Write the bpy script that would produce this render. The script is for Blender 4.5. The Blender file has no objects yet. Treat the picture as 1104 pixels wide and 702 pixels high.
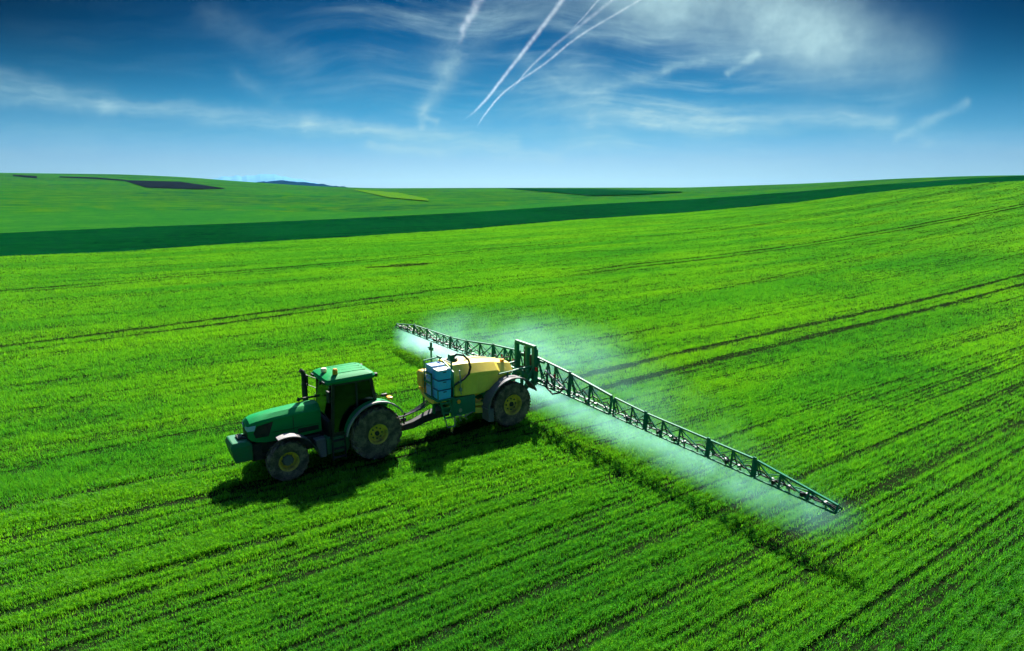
import bpy, bmesh, math, random
import numpy as np
from mathutils import Vector, Matrix

random.seed(7)
rng = np.random.default_rng(11)
R = math.radians
scene = bpy.context.scene
col = scene.collection

# ------------------------------------------------------------------ camera, sky, sun, exposure
CAM_H = 8.87
F_PX, W_PX, H_PX, HORIZON = 690.0, 1104.0, 702.0, 203.0        # focal length and horizon of the 1104 x 702 photograph
PITCH = math.atan((H_PX / 2 - HORIZON) / F_PX)
cam_d = bpy.data.cameras.new("camera")
cam = bpy.data.objects.new("camera", cam_d)
col.objects.link(cam)
cam.location = (0, 0, CAM_H)
cam.rotation_euler = (math.pi / 2 - PITCH, 0, 0)
cam_d.sensor_width = 36
cam_d.lens = 36 * F_PX / W_PX
cam_d.clip_start = 0.1
cam_d.clip_end = 200000
scene.camera = cam

HEAD = R(214.2)                                                 # heading of the tractor
FWD = Vector((math.cos(HEAD), math.sin(HEAD), 0))
LEFT = Vector((-math.sin(HEAD), math.cos(HEAD), 0))
TR = Vector((-5.16, 20.9, 0))                                   # ground point under the tractor's rear axle
SHADOW = FWD * 0.67 + LEFT * 0.94                               # shadow offset for one metre of height
SUN_EL = math.atan(1 / SHADOW.length)
sun_dir = Vector((-SHADOW.x, -SHADOW.y, 1)).normalized()        # towards the sun
sun_d = bpy.data.lights.new("sun", 'SUN')
sun_d.energy = 4.9
sun_d.angle = R(0.55)
sun_d.color = (1.0, 0.95, 0.86)
sun = bpy.data.objects.new("sun", sun_d)
col.objects.link(sun)
sun.rotation_euler = sun_dir.to_track_quat('Z', 'Y').to_euler()
sun.location = (0, 0, 60)

scene.view_settings.view_transform = 'Standard'
scene.view_settings.look = 'None'
scene.view_settings.gamma = 1.0
scene.view_settings.use_curve_mapping = False
scene.view_settings.exposure = 1.58

scene.cycles.use_adaptive_sampling = True
scene.cycles.adaptive_threshold = 0.02
scene.cycles.adaptive_min_samples = 24
scene.cycles.time_limit = 780
scene.cycles.use_denoising = True
scene.cycles.max_bounces = 6
scene.cycles.diffuse_bounces = 3
scene.cycles.glossy_bounces = 3
scene.cycles.transmission_bounces = 4
scene.cycles.volume_bounces = 2
scene.cycles.transparent_max_bounces = 12
scene.cycles.sample_clamp_indirect = 6
scene.cycles.caustics_reflective = False
scene.cycles.caustics_refractive = False


def ray(u, v):
    """World direction of a point of the photograph (used to read where far things stand)."""
    x, y = (u - W_PX / 2) / F_PX, (H_PX / 2 - v) / F_PX
    c, s = math.cos(PITCH), math.sin(PITCH)
    return np.array([x, c + y * s, -s + y * c])


def azel(u, v):
    d = ray(u, v)
    return math.atan2(d[0], d[1]), d[2] / math.hypot(d[0], d[1])


# ------------------------------------------------------------------ node helper
class NT:
    def __init__(self, tree):
        self.t = tree
        tree.nodes.clear()

    def n(self, typ, **kw):
        nd = self.t.nodes.new(typ)
        ins = kw.pop('ins', {})
        for k, v in kw.items():
            setattr(nd, k, v)
        for k, v in ins.items():
            self.put(nd.inputs[k], v)
        return nd

    def put(self, sock, v):
        if isinstance(v, bpy.types.NodeSocket):
            self.t.links.new(v, sock)
        elif isinstance(v, bpy.types.Node):
            self.t.links.new(v.outputs[0], sock)
        else:
            if sock.type == 'RGBA' and hasattr(v, '__len__') and len(v) == 3:
                v = tuple(v) + (1,)
            sock.default_value = v

    def m(self, op, a, b=None, c=None, clamp=False):
        nd = self.t.nodes.new('ShaderNodeMath')
        nd.operation = op
        nd.use_clamp = clamp
        for i, v in enumerate((a, b, c)):
            if v is not None:
                self.put(nd.inputs[i], v)
        return nd.outputs[0]

    def vm(self, op, a, b=None, out=0, scale=None):
        nd = self.t.nodes.new('ShaderNodeVectorMath')
        nd.operation = op
        self.put(nd.inputs[0], a)
        if b is not None:
            self.put(nd.inputs[1], b)
        if scale is not None:
            self.put(nd.inputs['Scale'], scale)
        return nd.outputs[out]

    def mix(self, fac, a, b, blend='MIX'):
        nd = self.t.nodes.new('ShaderNodeMix')
        nd.data_type = 'RGBA'
        nd.blend_type = blend
        self.put(nd.inputs[0], fac)
        self.put(nd.inputs[6], a)
        self.put(nd.inputs[7], b)
        return nd.outputs[2]

    def ramp(self, fac, stops, interp='LINEAR'):
        nd = self.t.nodes.new('ShaderNodeValToRGB')
        self.put(nd.inputs[0], fac)
        cr = nd.color_ramp
        cr.interpolation = interp
        while len(cr.elements) < len(stops):
            cr.elements.new(0.5)
        for e, (p, c) in zip(cr.elements, stops):
            e.position = p
            e.color = (c, c, c, 1) if not hasattr(c, '__len__') else tuple(c) + (1,)
        return nd.outputs[0]

    def noise(self, vec, scale, detail=3, rough=0.55, out=0, dist=0.0):
        nd = self.t.nodes.new('ShaderNodeTexNoise')
        if vec is not None:
            self.put(nd.inputs['Vector'], vec)
        nd.inputs['Scale'].default_value = scale
        nd.inputs['Detail'].default_value = detail
        nd.inputs['Roughness'].default_value = rough
        nd.inputs['Distortion'].default_value = dist
        return nd.outputs[out]

    def smooth(self, v, lo, hi):
        nd = self.t.nodes.new('ShaderNodeMapRange')
        nd.interpolation_type = 'SMOOTHSTEP'
        self.put(nd.inputs[0], v)
        nd.inputs[1].default_value = lo
        nd.inputs[2].default_value = hi
        return nd.outputs[0]


# ------------------------------------------------------------------ world: sky with thin cirrus
world = bpy.data.worlds.new("World")
scene.world = world
world.use_nodes = True
w = NT(world.node_tree)
gen = w.n('ShaderNodeTexCoord').outputs['Generated']
sky = w.n('ShaderNodeTexSky', sky_type='NISHITA')
sky.sun_disc = False
sky.sun_elevation = SUN_EL
sky.sun_rotation = math.atan2(sun_dir.x, sun_dir.y)
sky.altitude = 200
sky.air_density = 1.0
sky.dust_density = 0.6
sky.ozone_density = 2.0
sep = w.n('ShaderNodeSeparateXYZ', ins={0: gen})
dx, dy, dz = sep.outputs
# polarised deep blue: the sky keeps its light near the horizon and overhead, and darkens in the band above the fields
SKY_STOPS = [(d / 60.0, c) for d, c in (
    (0.2, (0.08674, 0.1638, 0.2967)),
    (2.3, (0.06734, 0.1278, 0.2197)),
    (4.3, (0.0331, 0.105, 0.1712)),
    (6.7, (0.01598, 0.08446, 0.1358)),
    (8.9, (0.006277, 0.06049, 0.105)),
    (11.3, (0.001141, 0.03995, 0.07932)),
    (14.2, (0.0001712, 0.02625, 0.05707)),
    (18.5, (0.001712, 0.02853, 0.06277)),
    (27, (.60, .95, 1.18)), (60, (.88, 1.15, 1.35)))]
skyc = sky.outputs[0]
el = w.m('ARCSINE', dz)
tint = w.ramp(w.m('DIVIDE', el, R(60), clamp=True), SKY_STOPS)
skyc = w.mix(1.0, skyc, tint, 'MULTIPLY')
fy = w.m('MAXIMUM', dy, 0.05)
U = w.m('DIVIDE', dx, fy)
V = w.m('DIVIDE', dz, fy)
# darker away from the sun's azimuth (polariser), only above the horizon band
side = w.m('MULTIPLY', w.smooth(w.m('ABSOLUTE', w.m('ADD', U, -0.06)), 0.22, 0.95), w.smooth(el, R(2.5), R(15)))
skyc = w.mix(side, skyc, w.mix(1.0, skyc, (0.15, 0.16, 0.17), 'MULTIPLY'))
uv = w.n('ShaderNodeCombineXYZ', ins={0: U, 1: V, 2: 0.0})
wob = w.noise(uv, 9.0, 4, 0.6, out=1)
uvw = w.vm('ADD', uv, w.vm('SCALE', w.vm('SUBTRACT', wob, (0.5, 0.5, 0.5)), scale=0.034))
wob2 = w.noise(uv, 30.0, 3, 0.6, out=1)
uvw = w.vm('ADD', uvw, w.vm('SCALE', w.vm('SUBTRACT', wob2, (0.5, 0.5, 0.5)), scale=0.010))
uvw = w.vm('MULTIPLY', uvw, (1, 1, 0))
slow = w.noise(uv, 2.5, 2, 0.5, out=1)
uvs = w.vm('ADD', uv, w.vm('SCALE', w.vm('SUBTRACT', slow, (0.5, 0.5, 0.5)), scale=0.16))
uvs = w.vm('MULTIPLY', uvs, (1, 1, 0))


def UVp(u, v):
    d = ray(u, v)
    return d[0] / d[1], d[2] / d[1]


def streak(p, q, wid, amp):
    P, Q = UVp(*p), UVp(*q)
    D = (Q[0] - P[0], Q[1] - P[1], 0)
    L2 = D[0] ** 2 + D[1] ** 2
    rel = w.vm('SUBTRACT', uvw, (P[0], P[1], 0))
    t = w.m('DIVIDE', w.vm('DOT_PRODUCT', rel, D, out=1), L2, clamp=True)
    off = w.vm('SUBTRACT', rel, w.vm('SCALE', D, scale=t))
    dist = w.m('DIVIDE', w.vm('LENGTH', off, out=1), wid / F_PX)
    return w.m('MULTIPLY', w.m('EXPONENT', w.m('MULTIPLY', w.m('MULTIPLY', dist, dist), -1.0)), amp)


def total(vals):
    s = vals[0]
    for v in vals[1:]:
        s = w.m('ADD', s, v)
    return s


def stretched(ang, sx, sy, vec=None):
    mp = w.n('ShaderNodeMapping', ins={0: vec or uvw})
    mp.inputs['Rotation'].default_value = (0, 0, ang)
    mp.inputs['Scale'].default_value = (sx, sy, 1)
    return mp.outputs[0]


flat = total([streak((-30, 103), (110, 108), 12, .26), streak((110, 113), (330, 131), 9, .34), streak((330, 133), (555, 154), 7, .38),
              streak((400, 158), (600, 168), 6, .26), streak((690, 127), (960, 131), 12, .30), streak((640, 132), (800, 140), 7, .2),
              streak((-20, 84), (60, 96), 9, .1), streak((560, 100), (690, 118), 30, .10), streak((-40, 150), (1150, 160), 22, .10)])
n1 = w.smooth(w.noise(stretched(R(6), 3.0, 22.0), 2.0, 5, 0.62), 0.28, 0.72)
veil = total([streak((705, -30), (880, 38), 44, .72), streak((840, 25), (980, 66), 34, .36), streak((600, -30), (720, 0), 30, .4)])
n2 = w.smooth(w.noise(stretched(R(24), 1.6, 7.0, uvs), 1.6, 4, 0.5), 0.25, 0.8)
wisp = total([streak((640, 98), (720, 76), 6, .30), streak((720, 76), (758, 68), 3.5, .38), streak((783, 78), (815, 61), 3.5, .45),
              streak((970, 149), (1042, 109), 4.5, .34), streak((985, 140), (1000, 152), 6, .16),
              streak((615, 75), (640, 110), 22, .26), streak((600, 120), (650, 150), 30, .14), streak((560, 62), (625, 100), 8, .16),
              streak((540, 5), (480, 70), 22, .20), streak((490, 60), (458, 118), 10, .30), streak((458, 118), (457, 136), 4, .42), streak((462, 128), (473, 134), 3, .42),
              streak((620, 40), (690, 43), 7, .18), streak((230, 20), (330, 72), 14, .10), streak((255, 82), (300, 103), 8, .12), streak((400, 60), (470, 75), 14, .08)])
n3 = w.smooth(w.noise(stretched(R(-40), 8.0, 16.0), 2.0, 5, 0.65), 0.22, 0.7)
fib = w.smooth(w.noise(stretched(R(-36), 2.2, 15.0, uvs), 1.5, 7, 0.62), 0.45, 0.82)
fib2 = w.smooth(w.noise(stretched(R(12), 1.8, 17.0, uvs), 1.7, 7, 0.62), 0.48, 0.82)
fibm = total([streak((450, 30), (720, 110), 80, .50), streak((640, 90), (940, 100), 50, .30), streak((60, 70), (330, 80), 45, .10)])
fine = w.noise(uvw, 40.0, 4, 0.65)
amount = total([w.m('MULTIPLY', fibm, w.m('ADD', fib, w.m('MULTIPLY', fib2, 0.6))), w.m('MULTIPLY', flat, w.m('ADD', w.m('MULTIPLY', n1, 1.1), .35)), w.m('MULTIPLY', veil, w.m('ADD', w.m('MULTIPLY', n2, .4), .6)),
                w.m('MULTIPLY', wisp, w.m('ADD', w.m('MULTIPLY', n3, .75), .25))])
amount = w.m('MULTIPLY', amount, w.m('ADD', w.m('MULTIPLY', fine, .7), .65))
amount = w.m('MULTIPLY', amount, w.smooth(dy, 0.1, 0.35), clamp=True)
CLOUD = (1.08, 1.68, 1.8)
skyc = w.mix(amount, skyc, CLOUD)
bg = w.n('ShaderNodeBackground', ins={0: skyc, 1: 0.15})
w.n('ShaderNodeOutputWorld', ins={0: bg})


# ------------------------------------------------------------------ mesh helper
class MB:
    """Collects shapes and links them as one mesh object."""
    def __init__(self):
        self.bm = bmesh.new()

    def _add(self, verts, faces, smooth=False):
        vs = [self.bm.verts.new(v) for v in verts]
        for f in faces:
            try:
                fc = self.bm.faces.new([vs[i] for i in f])
                fc.smooth = smooth
            except ValueError:
                pass
        return vs

    def hexa(self, lo, hi):
        """Box from four lower and four upper corners."""
        self._add(list(lo) + list(hi), [(3, 2, 1, 0), (4, 5, 6, 7), (0, 1, 5, 4), (1, 2, 6, 5), (2, 3, 7, 6), (3, 0, 4, 7)])
        return self

    def box(self, x0, x1, y0, y1, z0, z1, bev=0.0):
        x0, x1, y0, y1, z0, z1 = min(x0, x1), max(x0, x1), min(y0, y1), max(y0, y1), min(z0, z1), max(z0, z1)
        if bev <= 0:
            return self.hexa([(x0, y0, z0), (x1, y0, z0), (x1, y1, z0), (x0, y1, z0)], [(x0, y0, z1), (x1, y0, z1), (x1, y1, z1), (x0, y1, z1)])
        b = bmesh.new()
        bmesh.ops.create_cube(b, size=1)
        for v in b.verts:
            v.co = Vector(((x0 + x1) / 2 + v.co.x * (x1 - x0), (y0 + y1) / 2 + v.co.y * (y1 - y0), (z0 + z1) / 2 + v.co.z * (z1 - z0)))
        bmesh.ops.bevel(b, geom=b.edges[:], offset=bev, segments=2, affect='EDGES', profile=0.6)
        self.merge(b)
        return self

    def merge(self, b, mat=None):
        if mat is not None:
            bmesh.ops.transform(b, matrix=mat, verts=b.verts)
        me = bpy.data.meshes.new("temp")
        b.to_mesh(me)
        b.free()
        self.bm.from_mesh(me)
        bpy.data.meshes.remove(me)

    def bar(self, p, q, wx, wz=None, up=(0, 0, 1)):
        """Square-section bar from p to q."""
        wz = wz or wx
        p, q = Vector(p), Vector(q)
        d = (q - p).normalized()
        u = Vector(up)
        if abs(d.dot(u)) > 0.95:
            u = Vector((1, 0, 0))
        s = d.cross(u).normalized()
        t = s.cross(d)
        c = [(-1, -1), (1, -1), (1, 1), (-1, 1)]
        self.hexa([p + s * a * wx / 2 + t * b * wz / 2 for a, b in c], [q + s * a * wx / 2 + t * b * wz / 2 for a, b in c])
        return self

    def tube(self, pts, r, seg=8, cap=True):
        pts = [Vector(p) for p in pts]
        rs = r if hasattr(r, '__len__') else [r] * len(pts)
        rings = []
        prev = None
        for i, p in enumerate(pts):
            d = (pts[min(i + 1, len(pts) - 1)] - pts[max(i - 1, 0)]).normalized()
            if prev is None:
                u = Vector((0, 0, 1)) if abs(d.z) < 0.9 else Vector((1, 0, 0))
            else:
                u = prev
            s = d.cross(u).normalized()
            t = s.cross(d).normalized()
            prev = t
            rings.append([self.bm.verts.new(p + (s * math.cos(a) + t * math.sin(a)) * rs[i]) for a in [2 * math.pi * k / seg for k in range(seg)]])
        for A, B in zip(rings, rings[1:]):
            for k in range(seg):
                f = self.bm.faces.new((A[k], A[(k + 1) % seg], B[(k + 1) % seg], B[k]))
                f.smooth = True
        if cap:
            self.bm.faces.new(rings[0][::-1])
            self.bm.faces.new(rings[-1])
        return self

    def cyl(self, p, q, r, seg=16):
        return self.tube([p, q], r, seg)

    def lathe_y(self, prof, c, seg=40, sharp=False):
        """Closed profile [(radius, y)] turned about the y axis through c."""
        n = len(prof)
        rings = []
        for k in range(seg):
            a = 2 * math.pi * k / seg
            rings.append([self.bm.verts.new((c[0] + r * math.cos(a), c[1] + y, c[2] + r * math.sin(a))) for r, y in prof])
        for k in range(seg):
            A, B = rings[k], rings[(k + 1) % seg]
            for i in range(n):
                j = (i + 1) % n
                f = self.bm.faces.new((A[i], A[j], B[j], B[i]))
                f.smooth = not sharp
        return self

    def prism_y(self, pts, y0, y1):
        """Outline [(x, z)] given thickness along y."""
        n = len(pts)
        vs = [(x, y0, z) for x, z in pts] + [(x, y1, z) for x, z in pts]
        self._add(vs, [tuple(range(n))[::-1], tuple(range(n, 2 * n))] + [(i, (i + 1) % n, n + (i + 1) % n, n + i) for i in range(n)])
        return self

    def loft(self, rings, cap=True, smooth=True):
        n = len(rings[0])
        V_ = [[self.bm.verts.new(p) for p in r] for r in rings]
        for A, B in zip(V_, V_[1:]):
            for k in range(n):
                f = self.bm.faces.new((A[k], A[(k + 1) % n], B[(k + 1) % n], B[k]))
                f.smooth = smooth
        if cap:
            self.bm.faces.new(V_[0][::-1])
            self.bm.faces.new(V_[-1])
        return self

    def arc_strip(self, cx, cz, r, a0, a1, y0, y1, th, n=14, rz=None):
        """Curved sheet (a mudguard): from angle a0 to a1 in the xz plane."""
        rz = rz or r
        rings = []
        for k in range(n + 1):
            a = a0 + (a1 - a0) * k / n
            ca, sa = math.cos(a), math.sin(a)
            rings.append([(cx + r * ca, y0, cz + rz * sa), (cx + r * ca, y1, cz + rz * sa), (cx + (r - th) * ca, y1, cz + (rz - th) * sa), (cx + (r - th) * ca, y0, cz + (rz - th) * sa)])
        return self.loft(rings, smooth=False)

    def build(self, name, mat, parent=None, off=(0, 0, 0), bevel=0.0, sub=0, angle=40):
        bmesh.ops.recalc_face_normals(self.bm, faces=self.bm.faces[:])
        if off != (0, 0, 0):
            bmesh.ops.translate(self.bm, verts=self.bm.verts[:], vec=Vector(off))
        me = bpy.data.meshes.new(name)
        self.bm.to_mesh(me)
        self.bm.free()
        me.set_sharp_from_angle(angle=R(22))
        if mat is not None:
            me.materials.append(mat)
        o = bpy.data.objects.new(name, me)
        col.objects.link(o)
        if parent is not None:
            o.parent = parent
        if bevel:
            md = o.modifiers.new("bevel", 'BEVEL')
            md.width = bevel
            md.segments = 2
            md.limit_method = 'ANGLE'
            md.angle_limit = R(35)
        if sub:
            md = o.modifiers.new("subdivision", 'SUBSURF')
            md.levels = sub
            md.render_levels = sub
        return o


def tag(o, label=None, cat=None, group=None, kind=None):
    for k, v in (('label', label), ('category', cat), ('group', group), ('kind', kind)):
        if v:
            o[k] = v
    return o


def empty(name, loc, rz=0.0):
    o = bpy.data.objects.new(name, None)
    o.empty_display_size = 0.3
    col.objects.link(o)
    o.location = loc
    o.rotation_euler = (0, 0, rz)
    return o


# ------------------------------------------------------------------ materials
def paint(name, c, rough=0.4, dirt=(0.11, 0.085, 0.06), dirt_amt=0.35, scale=3.0, metal=0.0, coat=0.0, zlow=None, bump=0.0, spec=0.22):
    """Worn paint, plastic or rubber: small colour variation, patchy dust, more dirt low down where mud is thrown."""
    mt = bpy.data.materials.new(name)
    mt.use_nodes = True
    g = NT(mt.node_tree)
    tc = g.n('ShaderNodeTexCoord').outputs['Object']
    a = g.noise(tc, scale, 5, 0.65)
    b = g.noise(tc, scale * 7, 4, 0.6)
    var = g.m('ADD', g.m('MULTIPLY', b, 0.4), 0.8)
    base = g.mix(1.0, c, g.n('ShaderNodeCombineColor', ins={0: var, 1: var, 2: var}).outputs[0], 'MULTIPLY')
    k = g.m('MULTIPLY', g.smooth(g.m('ADD', a, g.m('MULTIPLY', b, 0.35)), 0.5, 0.95), dirt_amt * 1.6)
    if zlow is not None:
        z = g.n('ShaderNodeSeparateXYZ', ins={0: tc}).outputs[2]
        k = g.m('ADD', k, g.m('MULTIPLY', g.m('MULTIPLY', g.smooth(z, zlow[1], zlow[0]), g.m('ADD', a, 0.15)), dirt_amt * 1.8))
    k = g.m('MINIMUM', k, 0.92)
    colr = g.mix(k, base, dirt)
    rg = g.m('ADD', g.m('MULTIPLY', k, 0.45), rough, clamp=True)
    p = g.n('ShaderNodeBsdfPrincipled', ins={'Base Color': colr, 'Roughness': rg, 'Metallic': metal, 'Specular IOR Level': spec})
    if coat:
        p.inputs['Coat Weight'].default_value = coat
        p.inputs['Coat Roughness'].default_value = 0.15
    if bump:
        bp = g.n('ShaderNodeBump', ins={'Strength': bump, 'Distance': 0.01, 'Height': b})
        g.put(p.inputs['Normal'], bp.outputs[0])
    g.n('ShaderNodeOutputMaterial', ins={0: p})
    return mt


M = {}
M['green'] = paint('tractor_green', (0.0015, 0.23, 0.056), 0.55, dirt_amt=0.02, spec=0.06)
M['green_low'] = paint('tractor_green_low', (0.003, 0.17, 0.06), 0.45, dirt_amt=0.25, zlow=(0.2, 1.5))
M['sgreen'] = paint('sprayer_green', (0.003, 0.17, 0.085), 0.45, dirt_amt=0.12)
M['black'] = paint('black_plastic', (0.012, 0.013, 0.016), 0.5, dirt_amt=0.22)
M['dark'] = paint('dark_chassis', (0.014, 0.022, 0.022), 0.6, dirt_amt=0.5)
M['grey'] = paint('grey_fender', (0.115, 0.115, 0.125), 0.55, dirt=(0.2, 0.17, 0.14), dirt_amt=0.5, bump=0.2)
M['dark_grey'] = paint('dark_grey_fender', (0.045, 0.047, 0.052), 0.5, dirt=(0.12, 0.105, 0.09), dirt_amt=0.45)
M['lip'] = paint('pale_fender_lip', (0.2, 0.2, 0.2), 0.5, dirt=(0.42, 0.38, 0.33), dirt_amt=0.6)
M['tyre'] = paint('tyre_rubber', (0.052, 0.044, 0.036), 0.9, dirt=(0.25, 0.185, 0.12), dirt_amt=0.8, scale=4, bump=0.4)
M['rim'] = paint('yellow_rim', (0.88, 0.60, 0.05), 0.5, dirt=(0.24, 0.17, 0.07), dirt_amt=0.6)
M['tank'] = paint('yellow_tank', (0.93, 0.70, 0.085), 0.45, dirt=(0.5, 0.34, 0.1), dirt_amt=0.2, scale=1.6)
M['barrel'] = paint('amber_tank', (0.92, 0.52, 0.05), 0.4, dirt=(0.5, 0.36, 0.2), dirt_amt=0.3)
M['blue'] = paint('blue_crate', (0.04, 0.55, 0.95), 0.45, dirt=(0.3, 0.4, 0.5), dirt_amt=0.18)
M['navy'] = paint('navy_lid', (0.012, 0.09, 0.26), 0.5, dirt_amt=0.1)
M['pale_blue'] = paint('pale_blue_crate', (0.28, 0.60, 0.97), 0.45, dirt=(0.5, 0.5, 0.5), dirt_amt=0.2)
M['white'] = paint('white_paint', (0.74, 0.75, 0.72), 0.5, dirt_amt=0.25)
M['orange'] = paint('orange_lens', (0.95, 0.36, 0.03), 0.25, dirt_amt=0.05)
M['pale_lens'] = paint('pale_lens', (0.95, 0.82, 0.5), 0.25, dirt_amt=0.05)
M['red'] = paint('red_lens', (0.5, 0.025, 0.02), 0.3, dirt_amt=0.1)
M['lamp'] = paint('headlamp_lens', (0.28, 0.48, 0.62), 0.12, dirt_amt=0.05)
M['steel'] = paint('worn_steel', (0.32, 0.33, 0.32), 0.38, dirt_amt=0.35, metal=0.6)
M['hose'] = paint('rubber_hose', (0.02, 0.021, 0.022), 0.45, dirt_amt=0.15)
M['seat'] = paint('seat_cloth', (0.03, 0.03, 0.032), 0.9, dirt_amt=0.1)

mt = bpy.data.materials.new('tinted_glass')
mt.use_nodes = True
g = NT(mt.node_tree)
fr = g.n('ShaderNodeFresnel', ins={0: 1.5})
tr = g.n('ShaderNodeBsdfTransparent', ins={0: (0.05, 0.14, 0.14)})
gl = g.n('ShaderNodeBsdfGlossy', ins={0: (0.35, 0.65, 0.85), 'Roughness': 0.05})
g.n('ShaderNodeOutputMaterial', ins={0: g.n('ShaderNodeMixShader', ins={0: fr.outputs[0], 1: tr, 2: gl})})
M['glass'] = mt


# ------------------------------------------------------------------ terrain
def curve(pts):
    a = np.array([azel(u, v) for u, v in pts])
    return a[:, 0], a[:, 1]


C1 = curve([(0, 277), (134, 271.5), (268, 262), (360, 257), (498, 248), (635, 236.3), (740, 229.5), (858, 218.6), (935, 208.5), (1002, 201.5), (1069, 196.8), (1104, 195)])
C2 = curve([(0, 251.4), (134, 245.4), (268, 240.3), (370, 235.8), (498, 229.4), (635, 220.4), (740, 215.3), (858, 206.8), (935, 200), (1002, 195.3), (1069, 190.9), (1104, 189.3)])
C3 = curve([(0, 186.3), (134, 188), (200, 191), (268, 196.2), (330, 200.3), (370, 202), (408, 203), (532, 202.6), (740, 202.3), (868, 198), (968, 192.6), (1050, 189.6), (1104, 188.9)])
RA = curve([(0, 250), (134, 250), (268, 250), (360, 240), (498, 230), (635, 220), (740, 215), (858, 210), (935, 200), (1002, 200), (1069, 200), (1104, 200)])[0]
R1v = np.array([106, 110, 118, 124, 142, 172, 200, 228, 245, 258, 266, 270.])
R2v = np.array([152, 158, 166, 172, 190, 222, 245, 268, 282, 290, 296, 300.])
R3v = np.array([1500, 1450, 1300, 1100, 900, 900, 850, 640, 480, 380, 322, 312.])


def _sm(az, x, y):
    # smooth interpolation: average of a few shifted linear look-ups
    return sum(np.interp(az + d, x, y) for d in (-.02, -.01, 0, .01, .02)) / 5


def terr(az):
    r1, r2, r3 = (_sm(az, RA, v) for v in (R1v, R2v, R3v))
    z1 = CAM_H + r1 * _sm(az, *C1)
    z2 = CAM_H + r2 * _sm(az, *C2)
    z3 = CAM_H + r3 * _sm(az, *C3)
    back = np.clip((np.abs(az) - 1.2) / 0.9, 0, 1)              # behind the camera the land levels out
    return r1, r2, r3, z1 * (1 - back), z2 * (1 - back), z3 * (1 - back)


def height_ra(r, az):
    r, az = np.asarray(r, float), np.asarray(az, float)
    r1, r2, r3, z1, z2, z3 = terr(az)
    t = np.clip((r - 55) / (r1 - 55), 0, 1)
    z = z1 * t ** 1.5
    t2 = np.clip((r - r1) / (r2 - r1), 0, 1)
    z = z + (z2 - z1) * t2
    t3 = np.clip((r - r2) / (r3 - r2), 0, 1)
    z = z + (z3 - z2) * (0.35 * t3 + 0.65 * t3 ** 1.6)
    fall = np.clip(r - r3, 0, None)
    return z - np.minimum(fall * 0.025, np.maximum(z3 + 20, 8))


def height(x, y):
    return height_ra(np.hypot(x, y), np.arctan2(x, y))


def np_mesh(name, verts, polys_flat, sizes, mat=None):
    me = bpy.data.meshes.new(name)
    me.vertices.add(len(verts))
    me.vertices.foreach_set('co', np.asarray(verts, np.float32).ravel())
    me.loops.add(len(polys_flat))
    me.loops.foreach_set('vertex_index', np.asarray(polys_flat, np.int32))
    sizes = np.asarray(sizes, np.int32)
    me.polygons.add(len(sizes))
    me.polygons.foreach_set('loop_start', np.concatenate([[0], np.cumsum(sizes)[:-1]]).astype(np.int32))
    me.update(calc_edges=True)
    if mat:
        me.materials.append(mat)
    o = bpy.data.objects.new(name, me)
    col.objects.link(o)
    return o


def grid_obj(name, P, mat, smooth=True):
    a, b = P.shape[:2]
    idx = np.arange(a * b).reshape(a, b)
    q = np.stack([idx[:-1, :-1], idx[:-1, 1:], idx[1:, 1:], idx[1:, :-1]], -1).reshape(-1)
    o = np_mesh(name, P.reshape(-1, 3), q, np.full((a - 1) * (b - 1), 4), mat)
    if smooth:
        o.data.polygons.foreach_set('use_smooth', np.ones(len(o.data.polygons), bool))
    # normals up
    if o.data.polygons[0].normal.z < 0:
        o.data.flip_normals()
    return o


def land_mat(name, c1, c2, c3, scale, rows=0.0, bump=0.4, bdist=0.3):
    """A crop seen from afar: soft patches, drill lines along the rows, a rough canopy."""
    mt = bpy.data.materials.new(name)
    mt.use_nodes = True
    g = NT(mt.node_tree)
    pos = g.n('ShaderNodeNewGeometry').outputs['Position']
    mp = g.n('ShaderNodeMapping', ins={0: pos})
    mp.inputs['Rotation'].default_value = (0, 0, -(HEAD - math.pi))
    rowc = mp.outputs[0]
    big = g.noise(pos, scale, 5, 0.6, dist=0.6)
    sm = g.noise(pos, scale * 14, 4, 0.65)
    sc = g.vm('MULTIPLY', rowc, (0.012, 0.35, 0.0))
    ln = g.noise(sc, 1.0, 4, 0.6)
    c = g.mix(g.smooth(big, 0.38, 0.62), c1, c2)
    con = g.noise(g.vm('MULTIPLY', rowc, (scale * 0.9, scale * 9.0, 0.0)), 1.0, 5, 0.65, dist=1.2)
    c = g.mix(g.m('MULTIPLY', g.smooth(con, 0.50, 0.70), 0.6), c, c3)
    c = g.mix(g.m('MULTIPLY', g.smooth(sm, 0.40, 0.68), 0.85), c, c3)
    if rows:
        c = g.mix(g.m('MULTIPLY', g.smooth(ln, 0.5, 0.72), rows), c, c3)
    fn = g.noise(pos, 2.2, 4, 0.7)
    bp = g.n('ShaderNodeBump', ins={'Strength': bump, 'Distance': bdist, 'Height': fn})
    p = g.n('ShaderNodeBsdfDiffuse', ins={0: c, 'Normal': bp.outputs[0]})
    g.n('ShaderNodeOutputMaterial', ins={0: p})
    return mt


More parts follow.
